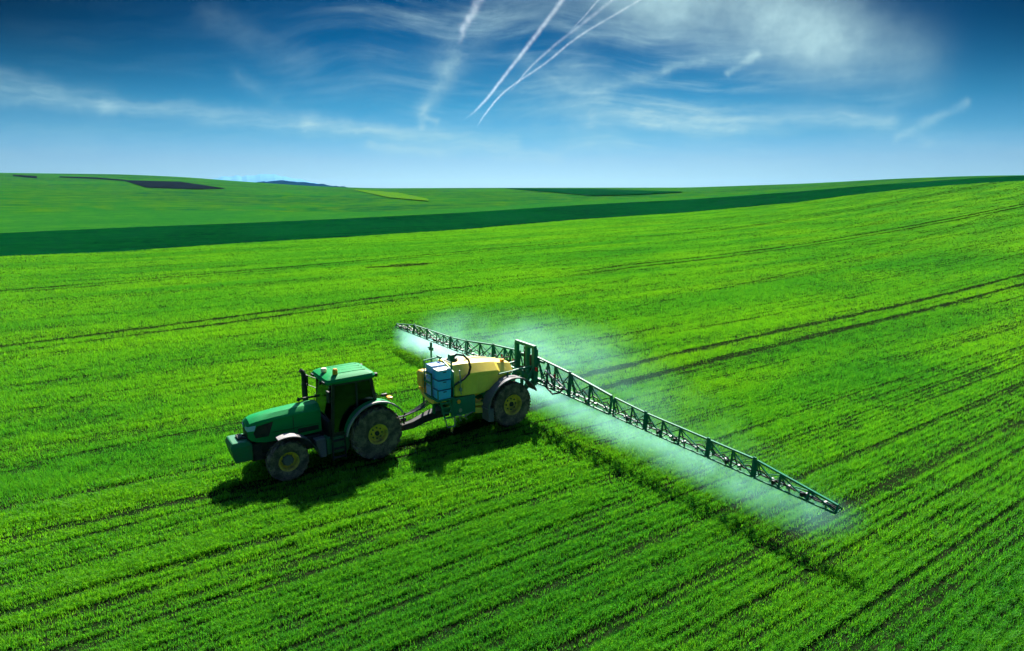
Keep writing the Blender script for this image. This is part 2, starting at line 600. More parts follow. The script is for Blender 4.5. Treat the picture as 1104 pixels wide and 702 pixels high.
M['soil'] = land_mat('soil_and_stubble', (0.004, 0.015, 0.003), (0.005, 0.018, 0.003), (0.014, 0.016, 0.008), 0.25, 0.3)
M['strip'] = land_mat('dark_crop', (0.0008, 0.032, 0.0095), (0.0005, 0.019, 0.0065), (0.0014, 0.042, 0.008), 0.03, 0.8, 1.0)
M['far'] = land_mat('far_crop', (0.006, 0.082, 0.012), (0.0004, 0.044, 0.015), (0.036, 0.104, 0.006), 0.008, 0.7, 0.25)
M['plough'] = land_mat('ploughed_soil', (0.005, 0.009, 0.013), (0.006, 0.010, 0.013), (0.004, 0.007, 0.012), 0.02)
M['young'] = land_mat('young_far_crop', (0.022, 0.106, 0.010), (0.014, 0.092, 0.012), (0.008, 0.076, 0.012), 0.02, 0.5)
M['ripe'] = land_mat('pale_crop', (0.06, 0.14, 0.008), (0.045, 0.13, 0.01), (0.03, 0.12, 0.012), 0.02)
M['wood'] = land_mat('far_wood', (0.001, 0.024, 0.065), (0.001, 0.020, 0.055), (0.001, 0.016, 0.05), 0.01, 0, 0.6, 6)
M['hazed_rock'] = land_mat('far_mountain_hazed', (0.10, 0.24, 0.38), (0.12, 0.27, 0.42), (0.09, 0.22, 0.36), 0.0015)  # pale blue of distant haze painted into the mountain colour

az_in = np.linspace(R(-56), R(56), 301)
az_out = np.linspace(R(56), R(304), 90)[1:]
AZ = np.concatenate([az_in, az_out])                             # closed circle: ends at -56 degrees again
AZw = (AZ + math.pi) % (2 * math.pi) - math.pi


def ring_zone(name, rfun0, rfun1, n, mat, power=1.0):
    r1, r2, r3 = terr(AZw)[:3]
    rr = {'c': np.full_like(AZw, 0.5), '1': r1, '2': r2, 'b': r2 + (r3 - r2) * (.055 + .012 * np.sin(AZw * 9)), '3': r3, 'e': np.full_like(AZw, 7000.)}
    a, b = rr[rfun0], rr[rfun1]
    t = np.linspace(0, 1, n) ** power
    rad = a[None, :] + (b - a)[None, :] * t[:, None]
    A = np.broadcast_to(AZw[None, :], rad.shape)
    P = np.stack([rad * np.sin(A), rad * np.cos(A), height_ra(rad, A)], -1)
    o = grid_obj(name, P, mat)
    tag(o, kind='structure')
    return o


ring_zone('field', 'c', '1', 70, M['soil'])
ring_zone('dark_field', '1', '2', 14, M['strip'])
ring_zone('pale_field', '2', 'b', 16, M['young'])
ring_zone('far_field', 'b', '3', 90, M['far'], 1.4)
ring_zone('terrain', '3', 'e', 40, M['far'], 2.0)


def on_land(u, v, lift=0.0, rmax=1480):
    a, s = azel(u, v)
    r = np.linspace(70, rmax, 6000)
    d = CAM_H + r * s - height_ra(r, np.full_like(r, a))
    hit = np.nonzero(d < 0)[0]
    r_ = r[hit[0]] if len(hit) else r[np.argmin(d)]
    return np.array([r_ * math.sin(a), r_ * math.cos(a), height_ra(r_, a) + lift])


def patch(name, top, bot, mat, lift, nu=40, nv=6):
    us = np.linspace(top[0][0], top[-1][0], nu)
    vt = np.interp(us, [p[0] for p in top], [p[1] for p in top])
    vb = np.interp(us, [p[0] for p in bot], [p[1] for p in bot])
    P = np.array([[on_land(u, a + (b - a) * k / (nv - 1), lift) for u, a, b in zip(us, vt, vb)] for k in range(nv)])
    return tag(grid_obj(name, P, mat), kind='structure')


patch('ploughed_field', [(134, 194.6), (195, 196.4), (242, 203.4)], [(134, 195.2), (158, 202.8), (215, 204.6), (242, 203.9)], M['plough'], 0.5)
patch('ploughed_field', [(64, 190.4), (100, 191.5), (136, 194.3)], [(64, 191.6), (100, 193.0), (136, 195.4)], M['plough'], 0.5, 24, 4)
patch('ploughed_field', [(14, 188.8), (40, 190.2)], [(14, 190.2), (40, 192.6)], M['plough'], 0.5, 16, 4)
patch('dark_field', [(546, 203.4), (640, 204.2), (735, 207.2)], [(546, 203.8), (590, 207.4), (640, 211.8), (690, 210.6), (735, 208.0)], M['strip'], 0.5)
patch('pale_field', [(382, 204.6), (430, 208.2), (462, 215.5)], [(382, 205.2), (420, 213.8), (462, 217.6)], M['ripe'], 0.5, 24, 5)


def ridge(name, pts, rng_m, depth, mat, seed, rough):
    """A far range of hills: front slope, crest and back slope, with real depth."""
    u0, u1 = pts[0][0], pts[-1][0]
    us = np.linspace(u0, u1, 90)
    rs = np.random.default_rng(seed)
    jit = np.interp(us, np.linspace(u0, u1, 45), rs.normal(0, rough, 45))
    jit2 = np.interp(us, np.linspace(u0, u1, 18), rs.normal(0, rough * 1.4, 18))
    vs = np.interp(us, [p[0] for p in pts], [p[1] for p in pts]) + (jit + jit2) * np.clip(np.minimum(us - u0, u1 - us) / 12, 0, 1)
    rows = []
    for k, (dr, f) in enumerate([(-depth, 0), (-depth * .5, .55), (0, 1), (depth * .5, .5), (depth, 0)]):
        row = []
        for u, v in zip(us, vs):
            a, s = azel(u, v)
            top = CAM_H + rng_m * s
            r = rng_m + dr
            base = -12.0
            row.append((r * math.sin(a), r * math.cos(a), base + (top - base) * f))
        rows.append(row)
    return tag(grid_obj(name, np.array(rows), mat), kind='structure')


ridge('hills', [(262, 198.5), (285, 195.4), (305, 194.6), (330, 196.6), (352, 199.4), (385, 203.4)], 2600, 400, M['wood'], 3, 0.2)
ridge('mountains', [(225, 193.5), (240, 191.4), (256, 189.4), (268, 190.2), (280, 188.4), (292, 188.0), (304, 189.8), (320, 192.0), (345, 198.5)], 4000, 600, M['hazed_rock'], 5, 0.4)
#MARK_STRUCTURE_END

# haze: closed box of thin even air round the whole scene
HAZE = 0.00002
mt = bpy.data.materials.new('thin_haze')
mt.use_nodes = True
g = NT(mt.node_tree)
pv = g.n('ShaderNodeVolumePrincipled', ins={'Color': (0.22, 0.60, 0.98), 'Density': HAZE, 'Anisotropy': 0.25})
g.n('ShaderNodeOutputMaterial', ins={1: pv})
mt.cycles.homogeneous_volume = True
tag(MB().box(-7600, 7600, -7600, 7900, -75, 98).build('haze', mt), kind='stuff')


# ------------------------------------------------------------------ the crop
def _hash(ix, iy, seed):
    h = (ix.astype(np.int64) * 374761393 + iy.astype(np.int64) * 668265263 + seed * 1442695041) & 0x7fffffff
    h = ((h ^ (h >> 13)) * 1274126177) & 0x7fffffff
    return ((h ^ (h >> 16)) & 0xffff) / 65535.0


def vnoise(x, y, seed=0):
    ix, iy = np.floor(x), np.floor(y)
    fx, fy_ = x - ix, y - iy
    fx, fy_ = fx * fx * (3 - 2 * fx), fy_ * fy_ * (3 - 2 * fy_)
    a, b, c, d = _hash(ix, iy, seed), _hash(ix + 1, iy, seed), _hash(ix, iy + 1, seed), _hash(ix + 1, iy + 1, seed)
    return (a * (1 - fx) + b * fx) * (1 - fy_) + (c * (1 - fx) + d * fx) * fy_


def to_local(x, y):
    ax, ay = x - TR.x, y - TR.y
    return ax * FWD.x + ay * FWD.y, ax * LEFT.x + ay * LEFT.y


def track_lines(X):
    """Centre lines (lateral offset at X along the rows), half widths and strengths of the wheel tracks."""
    back = np.clip(-X, 0, None)
    c = np.where(X < 0, -1.7 * (1 - np.exp(-back / 9)) - .012 * back, -0.1 * np.clip(X - 4, 0, 9))
    far = np.where(X > -45, -27.2 + .15 * X, -33.9 + .02 * (X + 45))
    out = [(c - 1.0, np.where(X < 0, .28, .17), np.where(X < 0, 1.0, .85)), (c + 1.0, np.where(X < 0, .28, .15), np.where(X < 0, 1.0, .7)), (far, .34, .3 + .7 * np.clip((np.abs(X + 27) - 7) / 9, 0, 1)), (far + 1.9, .30, .25 + .7 * np.clip((np.abs(X + 24) - 8) / 9, 0, 1)),
           (np.full_like(X, 9.95) + .05 * np.sin(X * .2), .17, np.where(X < 2, .85, .85 * np.exp(-(X - 2) / 4))),
           (np.full_like(X, 11.8) + .05 * np.sin(X * .17), .17, .85),
           (4.6 - .05 * np.clip(X, 0, 20), .13, np.where(X > -3, .7, .3)), (6.45 - .02 * X, .15, np.where(X > -6, .7, .3)),
           (far - 26 + .02 * X, .36, .95), (far - 24.1 + .02 * X, .32, .8), (8.0 + .01 * X, .12, .45), (14.9 + 0 * X, .13, .6), (-8.2 + .16 * (X - 10), .14, .5), (-6.2 + .08 * X, .1, .35)]
    return out


def crop_factor(X, Y):
    """How thick and tall the crop stands: 0 in wheel tracks and bare spots, about 1 elsewhere."""
    k = np.ones_like(X)
    for c, hw, s in track_lines(X):
        e = hw * (0.75 + 0.5 * vnoise(X * 1.7, Y * 0 + 3.3, 41))
        d = np.abs(Y + 0.10 * (vnoise(X * .6, X * 0, 17) - .5) - c)
        k = k * (1 - s * (0.72 + 0.28 * vnoise(X * .5, Y * .2, 23)) * np.clip((e + .10 - d) / .14, 0, 1))
    # thin spots
    bare = on_bare(X, Y)
    return k * (1 - .85 * bare)


_b = to_local(*(on_land(436, 286.5)[:2]))


def on_bare(X, Y):
    d = np.hypot((X - _b[0]) / 5.0, (Y - _b[1]) / 1.7) + .5 * (vnoise(X * .8, Y * 1.2, 61) - .5)
    return np.clip((1 - d) / .3, 0, 1)


def make_crop():
    N = 6400000
    azs = rng.uniform(R(-50), R(50), N)
    rmax = terr(azs)[0]
    # number per square metre falls with distance while the tufts that stand for the leaves grow
    rg = np.linspace(6.5, 275, 6000)
    dens = np.where(rg < 15, 1.0, (15 / rg) ** 1.55)
    cdf = np.cumsum(dens * rg)
    cdf /= cdf[-1]
    r = np.interp(rng.uniform(0, 1, N), cdf, rg)
    ok = r < rmax - .05
    r, azs = r[ok], azs[ok]
    x, y = r * np.sin(azs), r * np.cos(azs)
    X, Y = to_local(x, y)
    # drilled rows a quarter of a metre apart
    ROW = .25
    snap = rng.uniform(0, 1, len(X)) < .74 * np.clip(1.5 - r / 60, 0, 1)
    Yr = np.round(Y / ROW + .3 * (vnoise(X * .3, Y * 0, 5) - .5)) * ROW + rng.normal(0, .042, len(X))
    Yn = np.where(snap, Yr, Y)
    x, y = x + LEFT.x * (Yn - Y), y + LEFT.y * (Yn - Y)
    Y = Yn
    k = crop_factor(X, Y)
    clump = vnoise(X * 1.25, Y * 2.6, 1) * .5 + vnoise(X * 3.4, Y * 5.2, 2) * .5
    band = vnoise(X * .10, Y * 1.1, 3) * .6 + vnoise(X * .3, Y * 2.2, 9) * .4
    soft = vnoise(X * .12, Y * .16, 4)
    keep = k * (0.62 + .6 * np.clip((clump - .28) / .4, 0, 1)) * (.66 + .44 * np.clip((band - .26) / .36, 0, 1))
    # faint drill lines along the rows, stronger here and there
    cell = np.round(Y / .72)
    dl = np.abs(Y - .72 * cell + .10 * (vnoise(X * .25, cell * 7.7, 31) - .5))
    ls = np.clip((vnoise(X * .07, cell * 3.1, 33) - .32) / .3, 0, 1)
    drill = 1 - .7 * ls * np.clip((.15 - dl) / .09, 0, 1)
    keep = np.where(r > 40, .35 * keep + .55 * k * (.55 + .6 * band), keep) * drill
    # wheels stand on bare ground
    for wx, wy, lx, ly in ((-.1, .93, .45, .28), (-.1, -.93, .45, .28), (2.82, .95, .3, .22), (2.82, -.95, .3, .22), (-5.5, .95, .4, .26), (-5.5, -.95, .4, .26)):
        keep = np.where((np.abs(X - wx) < lx) & (np.abs(Y - wy) < ly), 0, keep)
    ok = rng.uniform(0, 1, len(X)) < keep
    x, y, X, Y, r, k, clump, band, soft, drill = (v[ok] for v in (x, y, X, Y, r, k, clump, band, soft, drill))
    n = len(x)
    z = height(x, y)
    hgt = .135 * (.45 + .95 * clump) * (.62 + .72 * band) * (.35 + .65 * k) * (.6 + .4 * drill) * rng.uniform(.75, 1.25, n)
    grow = np.clip(r / 15, 1, None)
    wid = .0088 * rng.uniform(.8, 1.3, n) * grow ** .80
    hgt = hgt * np.clip(grow, 1, 1.2)
    lean_a = rng.uniform(0, 2 * math.pi, n)
    lean = rng.uniform(.25, 1.0, n) * hgt
    face = lean_a + math.pi / 2 + rng.normal(0, .5, n)
    lx, ly = np.cos(lean_a) * lean, np.sin(lean_a) * lean
    fx, fy_ = np.cos(face) * wid / 2, np.sin(face) * wid / 2
    near = r < 22
    shade = np.clip(.56 + .35 * (soft - .5) + .55 * (vnoise(X * .05, Y * .45, 71) - .5) + rng.normal(0, .17, n) + .35 * (clump - .5), 0, 1)

    def verts_near(s):
        o = [np.stack([x[s] - fx[s], y[s] - fy_[s], z[s] - .01], -1), np.stack([x[s] + fx[s], y[s] + fy_[s], z[s] - .01], -1),
             np.stack([x[s] + fx[s] * .9 + lx[s] * .32, y[s] + fy_[s] * .9 + ly[s] * .32, z[s] + hgt[s] * .62], -1),
             np.stack([x[s] - fx[s] * .9 + lx[s] * .32, y[s] - fy_[s] * .9 + ly[s] * .32, z[s] + hgt[s] * .62], -1),
             np.stack([x[s] + lx[s], y[s] + ly[s], z[s] + hgt[s] * (1 - .12 * rng.uniform(0, 1, s.sum()))], -1)]
        return np.stack(o, 1).reshape(-1, 3)

    def verts_far(s):
        o = [np.stack([x[s] - fx[s], y[s] - fy_[s], z[s] - .01], -1), np.stack([x[s] + fx[s], y[s] + fy_[s], z[s] - .01], -1),
             np.stack([x[s] + lx[s], y[s] + ly[s], z[s] + hgt[s]], -1)]
        return np.stack(o, 1).reshape(-1, 3)

    a, b = near, ~near
    va, vb = verts_near(a), verts_far(b)
    na, nb = a.sum(), b.sum()
    ia = np.arange(na)[:, None] * 5
    fa = np.concatenate([ia + 0, ia + 1, ia + 2, ia + 3, ia + 3, ia + 2, ia + 4], 1).ravel()
    fb = np.arange(nb * 3) + na * 5
    sizes = np.concatenate([np.tile([4, 3], na), np.full(nb, 3)])
    o = np_mesh('crop', np.concatenate([va, vb]), np.concatenate([fa, fb]), sizes)
    at = o.data.attributes.new('tone', 'FLOAT', 'POINT')
    at.data.foreach_set('value', np.concatenate([np.repeat(shade[a], 5), np.repeat(shade[b], 3)]).astype(np.float32))
    print('crop blades', na, nb)
    mt = bpy.data.materials.new('young_wheat')
    mt.use_nodes = True
    g = NT(mt.node_tree)
    tone = g.n('ShaderNodeAttribute', attribute_name='tone').outputs['Fac']
    c = g.ramp(tone, [(0.0, (0.020, 0.200, 0.022)), (0.5, (0.066, 0.315, 0.018)), (1.0, (0.148, 0.425, 0.012))])
    df = g.n('ShaderNodeBsdfDiffuse', ins={0: c})
    tl = g.n('ShaderNodeBsdfTranslucent', ins={0: g.mix(1.0, c, (1.25, 1.15, 0.5), 'MULTIPLY')})
    gs = g.n('ShaderNodeBsdfGlossy', ins={0: (0.5, 0.62, 0.4), 'Roughness': 0.5})
    s = g.n('ShaderNodeMixShader', ins={0: 0.5, 1: df, 2: tl})
    s = g.n('ShaderNodeMixShader', ins={0: 0.025, 1: s, 2: gs})
    g.n('ShaderNodeOutputMaterial', ins={0: s})
    o.data.materials.append(mt)
    return tag(o, 'young green cereal crop standing in drilled rows over the field', 'crop', kind='stuff')


make_crop()


# ------------------------------------------------------------------ wheels
def wheel(parent, c, r, width, rim_r, side, name, lugs=22, off=(0, 0, 0), disc=0.0, ag=True, hub_k=.25):
    """wheel > tyre, rim; the part itself is the dished disc with its hub."""
    cx, cy, cz = (c[i] + off[i] for i in range(3))
    h = width / 2
    s = side
    d = MB()
    d.lathe_y([(.02, s * (h * .30 + disc)), (rim_r * .28, s * (h * .30 + disc)), (rim_r * .36, s * (h * .12 + disc)), (rim_r * .80, s * (h * .05 + disc)), (rim_r * .93, s * h * .30),
               (rim_r * .93, s * h * .2), (rim_r * .80, s * (h * .05 + disc - .04)), (rim_r * .36, s * (h * .12 + disc - .04)), (.02, s * (h * .2))], (0, 0, 0), 32)
    hub = d.build('wheel', M['rim'], parent)
    hub.location = (cx, cy, cz)
    q = MB()
    q.lathe_y([(.012, s * (h * .30 + disc + .05)), (rim_r * hub_k * .8, s * (h * .30 + disc + .05)), (rim_r * hub_k, s * (h * .30 + disc)), (.012, s * (h * .30 + disc))], (0, 0, 0), 20)
    for k in range(8):
        a = 2 * math.pi * k / 8
        px, pz = rim_r * .55 * math.cos(a), rim_r * .55 * math.sin(a)
        q.cyl((px, s * (h * .06 + disc), pz), (px, s * (h * .12 + disc + .02), pz), rim_r * .085, 8)
    q.build('hub', M['dark'] if hub_k < .4 else M['grey'], hub)
    t = MB()
    ri = rim_r * 1.0
    t.lathe_y([(ri, -h * .78), (ri * 1.08, -h * .92), ((r + ri) * .5, -h * 1.0), (r * .91, -h * .93), (r * .935, -h * .72), (r * .94, 0), (r * .935, h * .72), (r * .91, h * .93),
               ((r + ri) * .5, h * 1.0), (ri * 1.08, h * .92), (ri, h * .78)], (0, 0, 0), 56)
    if ag:
        for k in range(lugs):
            for sd in (-1, 1):
                a0 = 2 * math.pi * (k + (.5 if sd > 0 else 0)) / lugs
                da = 2 * math.pi / lugs * .95
                lo, hi = [], []
                for (yy, aa, rr) in ((.04, da, 1.0), (.5, da * .45, 1.0), (.99, 0, .955), (1.04, -.02, .86)):
                    wd = 2 * math.pi / lugs * .19
                    for e, lst in ((-wd, lo), (wd, hi)):
                        ca, sa = math.cos(a0 + aa + e), math.sin(a0 + aa + e)
                        lst.append([(r * (rr + .003) * ca, sd * h * yy, r * (rr + .003) * sa), (r * (rr - .085) * ca, sd * h * yy * .985, r * (rr - .085) * sa)])
                rings = [[A[0], B[0], B[1], A[1]] for A, B in zip(lo, hi)]
                t.loft(rings, smooth=False)
    else:
        for k in range(44):
            a0 = 2 * math.pi * k / 44
            for sd in (-1, 1):
                c1, s1, c2, s2 = math.cos(a0), math.sin(a0), math.cos(a0 + .075), math.sin(a0 + .075)
                rings = []
                for yy, rr in ((.08, .985), (.55, .985), (.96, .95)):
                    rings.append([(r * (rr + .015) * c1, sd * h * yy, r * (rr + .015) * s1), (r * (rr + .015) * c2, sd * h * yy, r * (rr + .015) * s2),
                                  (r * (rr - .04) * c2, sd * h * yy, r * (rr - .04) * s2), (r * (rr - .04) * c1, sd * h * yy, r * (rr - .04) * s1)])
                t.loft(rings, smooth=False)
    t.build('tyre', M['tyre'], hub)
    q = MB()
    q.lathe_y([(ri * .90, -h * .80), (ri * 1.045, -h * .96), (ri * 1.045, -h * .93), (ri * .93, -h * .7), (ri * .88, 0), (ri * .93, h * .7), (ri * 1.045, h * .93), (ri * 1.045, h * .96), (ri * .90, h * .80), (ri * .84, 0)], (0, 0, 0), 40)
    q.build('rim', M['rim'], hub)
    return hub


# ------------------------------------------------------------------ tractor
T = empty('tractor', TR, HEAD)
tag(T, 'green farm tractor with yellow wheel rims and glazed cab, towing the sprayer', 'tractor')
for s in (1, -1):
    wheel(T, (-.1, s * .94, .885), 0.90, .44, .335, s, 'rear', 20, disc=.03)
    wheel(T, (2.82, s * .95, .635), .645, .38, .30, s, 'front', 18, disc=-.02, hub_k=.58)

m = MB()                                                          # transmission, engine block, axles
m.box(-.45, 1.5, -.30, .30, .48, 1.05, .03).box(1.4, 3.55, -.24, .24, .52, 1.15, .03)
m.cyl((-.1, -.75, .885), (-.1, .75, .885), .15, 16).box(-.3, .1, -.5, .5, .72, 1.05, .03)
m.box(2.7, 2.95, -.78, .78, .54, .72, .03).cyl((2.82, -.86, .635), (2.82, .86, .635), .10, 12)
m.box(3.4, 3.72, -.30, .30, .55, 1.12, .02).bar((3.0, .3, .75), (3.5, .25, .7), .1)
m.box(1.62, 2.3, .28, .46, .62, 1.05, .03).box(1.62, 2.3, -.46, -.28, .62, 1.05, .03)
m.build('chassis', M['dark'], T)


def hood_ring(x, wd, zb, zs, zc):
    pts = [(-wd, zb), (-wd * 1.01, zs - .28), (-wd, zs), (-wd * .90, zs + .06), (-wd * .5, zc - .022), (0, zc), (wd * .5, zc - .022), (wd * .90, zs + .06), (wd, zs), (wd * 1.01, zs - .28), (wd, zb)]
    return [(x, y, z) for y, z in pts]


m = MB()
m.loft([hood_ring(1.55, .43, 1.16, 1.85, 2.05), hood_ring(1.62, .43, 1.14, 1.86, 2.06), hood_ring(2.3, .425, 1.12, 1.86, 2.05), hood_ring(2.9, .42, 1.12, 1.84, 2.02), hood_ring(3.3, .41, 1.14, 1.81, 1.98),
        hood_ring(3.58, .40, 1.2, 1.775, 1.94), hood_ring(3.72, .38, 1.28, 1.74, 1.88), hood_ring(3.79, .34, 1.36, 1.68, 1.78)])
hood = m.build('hood', M['green'], T)
m = MB()                                                          # dark side and front grilles
for s in (1, -1):
    o = [(3.04, 1.775), (3.52, 1.70), (3.64, 1.50), (3.58, 1.33), (3.20, 1.33)]
    n = len(o)
    ys = [s * (.436 - .075 * max(0, x - 3.2)) for x, z in o]
    vs = [(x, y, z) for (x, z), y in zip(o, ys)] + [(x, y - s * .05, z) for (x, z), y in zip(o, ys)]
    m._add(vs, [tuple(range(n)), tuple(range(n, 2 * n))[::-1]] + [(i, (i + 1) % n, n + (i + 1) % n, n + i) for i in range(n)])
m.box(3.70, 3.805, -.31, .31, 1.22, 1.52, .015)
m.build('grille', M['black'], hood)
for s in (1, -1):
    m = MB()
    m.box(2.42, 2.435, s * .424, s * .438, 1.16, 1.84).box(1.62, 3.05, s * .424, s * .440, 1.42, 1.432).box(1.64, 2.3, s * .424, s * .442, 1.22, 1.38, .004)
    m.build('side_vent', M['black'], hood)
for s in (1, -1):
    m = MB()
    m.hexa([(3.60, s * .417, 1.57), (3.80, s * .365, 1.57), (3.825, s * .16, 1.57), (3.60, s * .16, 1.57)], [(3.55, s * .425, 1.745), (3.775, s * .385, 1.73), (3.83, s * .16, 1.69), (3.6, s * .16, 1.69)])
    m.build('headlight', M['lamp'], hood, bevel=.008)
m = MB()
m.tube([(1.72, -.60, 1.7), (1.72, -.60, 2.2), (1.72, -.60, 2.78), (1.75, -.60, 2.92), (1.83, -.60, 2.99)], [.085, .085, .082, .075, .07], 12)
m.cyl((1.72, -.60, 1.86), (1.72, -.60, 2.5), .095, 12)
m.build('exhaust_pipe', M['black'], T)
m = MB()                                                          # handrail and air pipe across the back of the bonnet
m.tube([(2.05, -.2, 2.09), (1.98, -.2, 2.14), (1.35, -.2, 2.14)], .035, 8).cyl((2.08, -.2, 2.08), (2.02, -.2, 2.17), .06, 8)
m.build('handrail', M['black'], T)
m = MB()                                                          # front ballast
m.hexa([(3.70, -.45, .66), (4.22, -.45, .66), (4.22, .45, .66), (3.70, .45, .66)], [(3.70, -.45, 1.16), (4.33, -.45, 1.16), (4.33, .45, 1.16), (3.70, .45, 1.16)])
m.hexa([(3.70, -.45, 1.16), (4.33, -.45, 1.16), (4.33, .45, 1.16), (3.70, .45, 1.16)], [(3.80, -.38, 1.30), (4.27, -.42, 1.30), (4.27, .42, 1.30), (3.80, .38, 1.30)])
bmesh.ops.remove_doubles(m.bm, verts=m.bm.verts[:], dist=.001)
wt = m.build('front_weight', M['green_low'], T, bevel=.03)
m = MB()
m.bar((3.66, .22, 1.22), (4.0, .12, 1.36), .07).bar((3.66, -.22, 1.22), (4.0, -.12, 1.36), .07).box(3.9, 4.06, -.18, .18, 1.29, 1.37, .01).cyl((3.72, .3, 1.2), (3.72, -.3, 1.2), .05, 10)
m.build('hitch_arm', M['dark'], wt)

# cab
P_ = {}
xf, xr, yb, yt, zb, zt = 1.32, -.10, .80, .76, 1.12, 2.76
m = MB()
for s in (1, -1):
    m.bar((xf, s * yb, 1.0), (1.20, s * yt, zt), .09, .09)                 # front pillar
    m.bar((.45, s * yb, 1.5), (.44, s * yt, zt), .06, .07)                 # door pillar
    m.bar((xr - .10, s * (yb - .02), 1.85), (-.06, s * yt, zt), .10, .10)  # rear pillar
    m.bar((xf, s * yb, 1.08), (.75, s * yb, 1.08), .06, .08)
    m.bar((.75, s * yb, 1.10), (.42, s * yb, 1.78), .05, .06)
    m.bar((.42, s * yb, 1.80), (xr - .12, s * yb, 1.98), .05, .06)
    m.bar((1.22, s * yt, zt - .04), (-.1, s * yt, zt - .04), .06, .08)
m.bar((xf, -.78, 1.55), (xf, .78, 1.55), .06).bar((1.2, -.76, zt - .03), (1.2, .76, zt - .03), .07).bar((-.06, -.76, zt - .03), (-.06, .76, zt - .03), .07)
m.bar((xr - .12, -.76, 1.86), (xr - .12, .76, 1.86), .06)
m.box(-.15, 1.34, -.70, .70, .98, 1.08, .02)                              # floor
m.box(.98, 1.44, -.72, .72, 1.0, 1.52, .04)                               # front lower wall
cabf = m.build('cab', M['black'], T)
m = MB()
m.hexa([(1.10, -.28, 1.52), (1.30, -.28, 1.52), (1.30, .28, 1.52), (1.10, .28, 1.52)], [(1.05, -.22, 1.88), (1.2, -.22, 1.92), (1.2, .22, 1.92), (1.05, .22, 1.88)])
m.build('dashboard', M['black'], cabf, bevel=.02)
m = MB()
m.tube([(.93 + .19 * math.cos(a) * .5, .19 * math.sin(a), 2.0 + .19 * math.cos(a) * .75) for a in [2 * math.pi * k / 20 for k in range(21)]], .016, 6, cap=False)
m.bar((1.1, 0, 1.85), (.93, 0, 2.0), .05).bar((.93, -.18, 2.0), (.93, .18, 2.0), .025)
m.build('steering_wheel', M['black'], cabf)
m = MB()
m.box(.12, .62, -.26, .26, 1.42, 1.56, .05).box(.02, .17, -.25, .25, 1.5, 2.15, .05).box(.03, .14, -.14, .14, 2.14, 2.38, .04).box(.2, .5, -.2, .2, 1.06, 1.42, .02)
m.build('seat', M['seat'], cabf)
m = MB()
m.box(-.05, .85, -.70, -.34, 1.08, 1.80, .05).box(.35, .75, -.40, -.28, 1.7, 1.82, .03).box(.78, .84, -.62, -.40, 1.8, 2.1, .02)
m.build('side_console', M['seat'], cabf)


def pane(name, pts, parent, th=.008):
    mm = MB()
    a = [Vector(p) for p in pts]
    nrm = (a[1] - a[0]).cross(a[2] - a[0]).normalized() * th / 2
    n = len(a)
    mm._add([p + nrm for p in a] + [p - nrm for p in a], [tuple(range(n)), tuple(range(n, 2 * n))[::-1]] + [(i, (i + 1) % n, n + (i + 1) % n, n + i) for i in range(n)])
    return mm.build(name, M['glass'], parent)


pane('windscreen', [(1.335, -.73, 1.58), (1.335, .73, 1.58), (1.215, .70, 2.69), (1.215, -.70, 2.69)], cabf)
pane('rear_window', [(-.2, -.70, 1.90), (-.2, .70, 1.90), (-.07, .70, 2.68), (-.07, -.70, 2.68)], cabf)
for s in (1, -1):
    d = pane('door', [(1.27, s * .80, 1.13), (.76, s * .80, 1.13), (.455, s * .80, 1.76), (.47, s * .765, 2.68), (1.17, s * .765, 2.68)], cabf)
    MB().box(.50, .60, s * .81, s * .84, 1.80, 1.86, .006).build('door_handle', M['black'], d)
    pane('side_window', [(.42, s * .80, 1.83), (-.16, s * .795, 2.02), (-.03, s * .765, 2.68), (.41, s * .765, 2.68)], cabf)


def roof_ring(z, g_, cr=.16):
    x0, x1, y1 = -.24 - g_, 1.42 + g_, .80 + g_
    pts = []
    for cx, cy, a0 in ((x1 - cr, y1 - cr, 0), (x0 + cr, y1 - cr, 90), (x0 + cr, -y1 + cr, 180), (x1 - cr, -y1 + cr, 270)):
        for k in range(6):
            a = R(a0 + 18 * k)
            pts.append((cx + cr * math.cos(a), cy + cr * math.sin(a), z))
    return pts


def zt_(pts, dome):
    return [(x, y, z + dome * (1 - (y / .9) ** 2) - (.05 * max(0, x - .9))) for x, y, z in pts]


m = MB()
m.loft([roof_ring(2.71, -.10), roof_ring(2.74, .0), zt_(roof_ring(2.83, .02), .0), zt_(roof_ring(2.90, -.03), .02), zt_(roof_ring(2.945, -.14), .03), zt_(roof_ring(2.965, -.30), .035), zt_(roof_ring(2.97, -.55), .035)])
roof = m.build('roof', M['green'], cabf)
m = MB()                                                                   # pressed ribs of the roof
for yy in (-.42, -.14, .14, .42):
    m.box(-.02, .95, yy - .05, yy + .05, 2.975, 2.998 + .012 * (1 - abs(yy)), .008)
m.build('roof_rib', M['green'], roof)
m = MB()
m.cyl((1.02, .50, 2.93), (1.02, .50, 3.00), .045, 10)
bc = m.build('beacon', M['black'], roof)
MB().tube([(1.02, .50, 2.99), (1.02, .50, 3.12), (1.02, .50, 3.17), (1.02, .50, 3.18)], [.085, .082, .055, .01], 14).build('lens', M['orange'], bc)
m = MB()
m.cyl((1.22, -.02, 2.93), (1.22, -.02, 2.99), .05, 10)
bc = m.build('beacon', M['black'], roof)
MB().tube([(1.22, -.02, 2.985), (1.22, -.02, 3.06), (1.22, -.02, 3.10), (1.22, -.02, 3.11)], [.10, .10, .08, .02], 14).build('lens', M['pale_lens'], bc)
